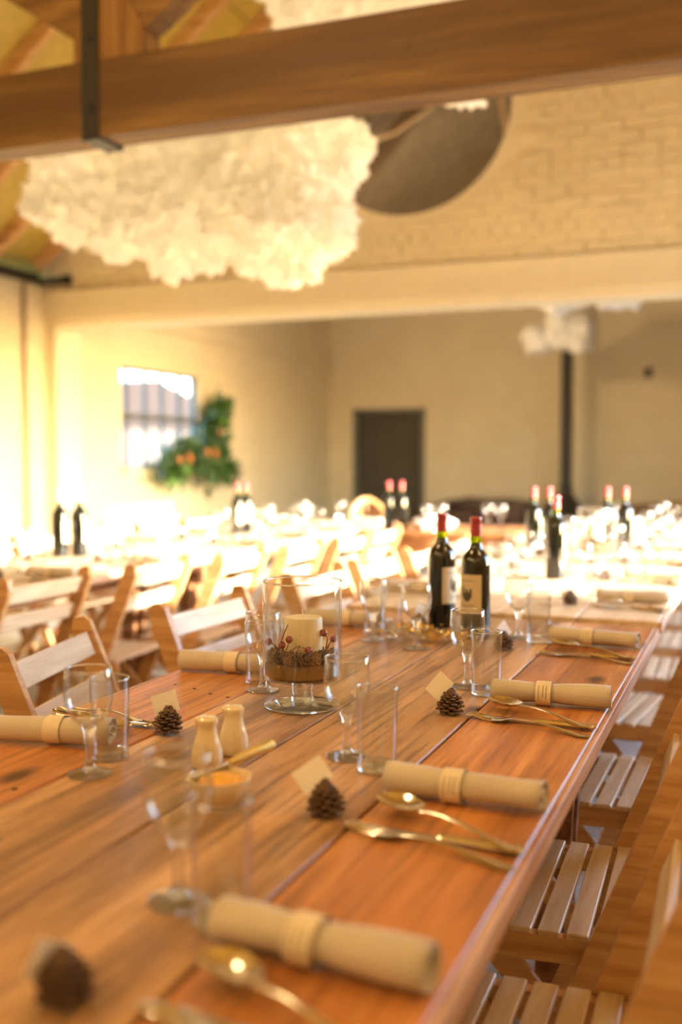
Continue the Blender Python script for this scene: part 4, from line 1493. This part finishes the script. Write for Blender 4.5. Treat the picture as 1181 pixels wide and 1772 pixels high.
# ------------------------------------------------------------------ hurricane vases with candles
def hurricane(x, y, z, where, seed, rich=True):
    hv = thing('hurricane_vase', 'footed clear glass hurricane vase holding a candle ' + where, 'vase', (x, y, z))
    R = 0.073
    MB().lathe([(0.0, 0.050), (0.030, 0.050), (R - .006, 0.053), (R, 0.060), (R, 0.15), (R + .0008, 0.232), (R, 0.2345), (R - .0022, 0.233), (R - .0028, 0.15), (R - .0028, 0.061), (R - .009, 0.0555), (0, 0.0545)], 48).obj('bowl', M['glass'], hv)
    MB().lathe([(0, 0.0505), (0.0225, 0.0505), (0.0205, 0.046), (0.020, 0.020), (0.0225, 0.0115), (0, 0.0110)], 28).obj('stem', M['glass_solid'], hv)
    MB().lathe([(0, 0.0112), (0.026, 0.0108), (0.045, 0.0075), (0.066, 0.0058), (0.0705, 0.0042), (0.0700, 0.0016), (0.066, 0.0004), (0, 0.0004)], 44).obj('foot', M['glass_solid'], hv)
    MB().lathe([(R - 0.0008 + 0.0019 * math.cos(a), 0.2335 + 0.0019 * math.sin(a)) for a in [2 * PI * k / 8 for k in range(9)]], 48).obj('rim', M['glass_rim'], hv)
    sb_ = MB()
    rn = random.Random(seed)
    Rs = R - 0.0036
    seg = 40
    prof = [(0, 0.0555), (Rs - .008, 0.0562), (Rs, 0.0625), (Rs, 0.080)]
    sb_.lathe(prof + [(Rs * .8, 0.084), (Rs * .4, 0.084), (0, 0.084)], seg)
    for k in range(260):
        a, rr_ = rn.uniform(0, 2 * PI), Rs * math.sqrt(rn.uniform(.45, 1)) * .985
        p = Vector((rr_ * math.cos(a), rr_ * math.sin(a), 0.080 + 0.004 * (1 - rr_ / Rs)))
        d = Vector((rn.gauss(0, 1), rn.gauss(0, 1), abs(rn.gauss(0, 1)) + .3)).normalized() * 0.0055
        t_ = d.cross(Vector((1, .3, .2))).normalized() * .0007
        sb_.add([p - t_, p + t_, p + d], [(0, 1, 2)])
    so_ = sb_.obj('sand', M['sand'])
    so_.location = (x, y, z)
    tag(so_, 'brown coarse filling in the bottom of the hurricane vase ' + where, 'filling', None, 'stuff')
    cdl = thing('pillar_candle', 'ivory pillar candle in the hurricane vase ' + where, 'candle', (x + 0.004, y - 0.004, z + 0.083))
    MB().lathe([(0, 0.0), (0.0345, 0.0), (0.0352, 0.004), (0.0352, 0.080), (0.0335, 0.0845), (0.029, 0.0848), (0.012, 0.0828), (0, 0.0825)], 36).obj('wax', M['wax'], cdl)
    MB().tube([(0, 0, 0.0815), (-0.001, 0, 0.090), (-0.004, 0.001, 0.098)], [0.0011, 0.0011, 0.0008], 6).obj('wick', M['wick'], cdl)
    az = cam_az(x, y)
    n_ = 9 if rich else 5
    for k in range(n_):
        a = az + (-1.75 + 3.5 * k / (n_ - 1))
        rr_ = 0.0525
        big = k in (0, 1)
        h_, r_ = (0.032, 0.0175) if big else (0.030, 0.0172)
        o_ = pinecone_mb(h_, r_, seed * 20 + k, 34).obj('mini_pinecone', M['cone_pale'] if k % 2 else M['cone'])
        o_.location = (x + rr_ * math.cos(a), y + rr_ * math.sin(a), z + 0.083 + r_ * 0.75)
        d = Vector((math.cos(a), math.sin(a), 0.1))
        if k % 3 == 1:
            d = Vector((math.cos(a + 1.3), math.sin(a + 1.3), 0.25))
        o_.rotation_euler = d.to_track_quat('Z', 'Y').to_euler()
        o_.location -= d.normalized() * h_ * 0.5
        tag(o_, 'miniature pinecone, %s from the left round the candle %s' % ((ORD + ['eleventh'])[n_ - 1 - k], where), 'pinecone', 'miniature pinecones')
    if not rich:
        return
    right = Vector((-math.sin(az), math.cos(az), 0)) * -1
    tocam = Vector((math.cos(az), math.sin(az), 0))
    right = Vector((tocam.y * -1, tocam.x, 0)) * 1.0
    # right vector as seen from the camera
    if right.dot(Vector((0.93, 0.37, 0))) < 0:
        right = -right

    def P(r_, f_, h_):
        return Vector((0, 0, h_)) + right * r_ + tocam * f_
    specs = [('leftmost, with twig rising to the upper left', [[P(-.035, .035, .095), P(-.048, .036, .12), P(-.062, .020, .124)], [P(-.048, .040, .105), P(-.030, .042, .150), P(-.026, .038, .158)]], [P(-.062, .018, .124)]),
             ('front left, two berries before the candle', [[P(-.034, .048, .100), P(-.024, .049, .128)], [P(-.028, .050, .106), P(-.014, .050, .117), P(-.004, .048, .122)], [P(-.036, .046, .105), P(-.037, .048, .120)]], [P(-.024, .049, .133), P(-.037, .050, .123)]),
             ('front right, berry on a thin arched stalk', [[P(-.010, .050, .104), P(-.006, .053, .120), P(.008, .054, .117)]], [P(.011, .054, .114)]),
             ('right of the candle, two large berries', [[P(.040, .026, .095), P(.046, .024, .130), P(.040, .022, .140)], [P(.046, .026, .115), P(.055, .022, .128)]], [P(.0385, .020, .140), P(.057, .020, .129)])]
    for nm, twigs, berries in specs:
        b_ = thing('berry_sprig', 'red berry sprig in the near hurricane vase, ' + nm, 'berries', (x, y, z), 0, 'red berry sprigs')
        for tw_ in twigs:
            MB().tube(tw_, 0.0010, 6).obj('stalk', M['twig'], b_)
        for q in berries:
            m_ = MB().sphere(q, 0.0070, 14, 10)
            m_.obj('berry', M['berry'], b_)
    for q, (r_, f_) in enumerate(((-.050, .034), (.052, .034), (.030, .050))):
        pass


hurricane(-0.772, 1.752, T, 'on the foreground table', 3, True)
hurricane(-0.638, 4.588, 0.7682, 'on the sunlit middle table', 4, False)


# ------------------------------------------------------------------ condiments on the foreground table
def shaker(x, y, label, holes):
    s_ = thing('shaker', label, 'shaker', (x, y, T), 0, 'cream ceramic shakers')
    MB().lathe([(0, 0.0004), (0.021, 0.0004), (0.0232, 0.003), (0.0242, 0.012), (0.0232, 0.026), (0.0185, 0.041), (0.0150, 0.053), (0.0146, 0.060), (0.0158, 0.064), (0.0172, 0.0675), (0.0170, 0.0715), (0.0130, 0.0748), (0.006, 0.0758), (0, 0.0760)], 36).obj('body', M['ceramic'], s_)
    for k in range(holes):
        a = 2 * PI * k / max(holes, 1)
        rr_ = 0.0045 if holes > 1 else 0
        MB().lathe([(0, 0), (0.001, 0), (0.001, 0.0004), (0, 0.0004)], 8, (rr_ * math.cos(a), rr_ * math.sin(a), 0.0757)).obj('pour_hole', M['hole'], s_)


shaker(-0.752, 1.352, 'cream ceramic shaker on the left, half behind the butter dish', 1)
shaker(-0.747, 1.428, 'cream ceramic shaker on the right, farther from camera', 3)
bd = thing('butter_dish', 'small cream dish below the two shakers', 'dish', (-0.655, 1.212, T))
MB().lathe([(0, 0.0004), (0.024, 0.0004), (0.026, 0.002), (0.033, 0.012), (0.040, 0.025), (0.0425, 0.034), (0.0430, 0.0365), (0.0412, 0.0368), (0.0398, 0.033), (0.036, 0.022), (0.030, 0.012), (0, 0.010)], 40).obj('dish', M['ceramic'], bd)
bt = MB()
bm = bmesh.new()
bmesh.ops.create_icosphere(bm, subdivisions=4, radius=1)
for v in bm.verts:
    q = v.co.copy()
    k = 1 + 0.12 * mnoise.noise(q * 2.6 + Vector((3, 1, 2)))
    v.co = Vector((q.x * .0345 * k, q.y * .0345 * k, max(0.022 + q.z * .0165 * k, 0.0125)))
    rxy = math.hypot(v.co.x, v.co.y)
    lim = 0.028 + (v.co.z - 0.0125) * 0.55
    if rxy > lim:
        v.co.x *= lim / rxy
        v.co.y *= lim / rxy
me = bpy.data.meshes.new('butter')
bm.to_mesh(me)
bm.free()
me.polygons.foreach_set('use_smooth', [True] * len(me.polygons))
me.materials.append(M['butter'])
bo = piece('butter', me, None, (-0.655, 1.212, T + 0.001))
tag(bo, 'mound of yellow butter in the cream dish', 'butter')
bk = thing('butter_knife', 'brass-handled butter knife resting across the cream dish', 'knife', (-0.667, 1.246, T + 0.0385), math.atan2(0.115, 0.042))
MB().add(*flat_profile([(-0.070, 0.003, 0), (-0.060, 0.0075, 0), (-0.025, 0.0085, 0), (0.005, 0.005, 0), (0.02, 0.0035, 0)], 0.0016), True).obj('blade', M['silver'], bk, 50)
MB().tube([(0.012, 0, 0.002), (0.03, 0, 0.002), (0.06, 0, 0.003), (0.085, 0, 0.003), (0.092, 0, 0.003)], [0.004, 0.0062, 0.0078, 0.0098, 0.0085], 12).obj('handle', M['brass'], bk)
bk.rotation_euler = (0, -0.10, math.atan2(0.115, 0.042))

# wire garland with metal leaves and glass beads, before the wine bottles
ga = thing('wire_garland', 'tangled gold and silver wire garland of leaves at the foot of the bottles', 'garland', (-0.745, 2.490, T))
rg = random.Random(5)
pts = []
for i in range(160):
    t = i / 159
    a = t * 2 * PI * 5.3
    pts.append((0.085 * math.sin(a) * (0.6 + 0.4 * math.sin(3 * t * PI)) + 0.05 * math.sin(2.2 * a), 0.030 * math.cos(a * 1.1) + 0.010 * math.sin(4 * a), 0.004 + 0.030 * abs(math.sin(a * 1.7 + 1)) * (0.5 + 0.5 * math.sin(PI * t))))
MB().tube(pts, 0.0007, 5).obj('wire', M['gold_wire'], ga)
lf_g, lf_s = MB(), MB()
for k in range(170):
    p = Vector(rg.choice(pts)) + Vector((rg.gauss(0, .008), rg.gauss(0, .008), abs(rg.gauss(0, .006))))
    d = Vector((rg.gauss(0, 1), rg.gauss(0, 1), rg.gauss(0, .6) + .3)).normalized()
    sdir = d.cross(Vector((rg.gauss(0, 1), rg.gauss(0, 1), rg.gauss(0, 1)))).normalized()
    L_ = rg.uniform(.012, .022)
    (lf_g if k % 3 else lf_s).add([p, p + d * L_ * .5 + sdir * L_ * .28, p + d * L_, p + d * L_ * .5 - sdir * L_ * .28], [(0, 1, 2, 3)])
for mb_, nm, mt in ((lf_g, 'gold_leaf', M['gold_wire']), (lf_s, 'silver_leaf', M['silver'])):
    mb_.v = [(a, b, max(c, 0.0006)) for a, b, c in mb_.v]
    o_ = mb_.obj(nm, mt, ga)
    o_['kind'] = 'stuff'
for k in range(14):
    p = Vector(rg.choice(pts))
    MB().sphere((p.x, p.y, max(p.z, .005)), 0.0045, 10, 8).obj('glass_bead', M['glass_solid'], ga)
gbd = thing('glass_bead_cluster', 'little cluster of clear glass beads left of the wire garland', 'beads', (-0.853, 2.50, T))
for q in ((0, 0, .006), (.010, .004, .006), (.004, .011, .0055), (.005, .004, .014), (-.008, .006, .005)):
    MB().sphere(q, 0.0055, 12, 8).obj('bead', M['glass_solid'], gbd)
# extra goblet by the bottles
place(gb, (-0.750, 2.385, T), 0, 'wine goblet before the left wine bottle of the foreground table', 'wine goblets')
place(tm, (-0.895, 2.62, T), 0, 'clear tumbler behind the garland left of the foreground wine bottles', 'tumblers')
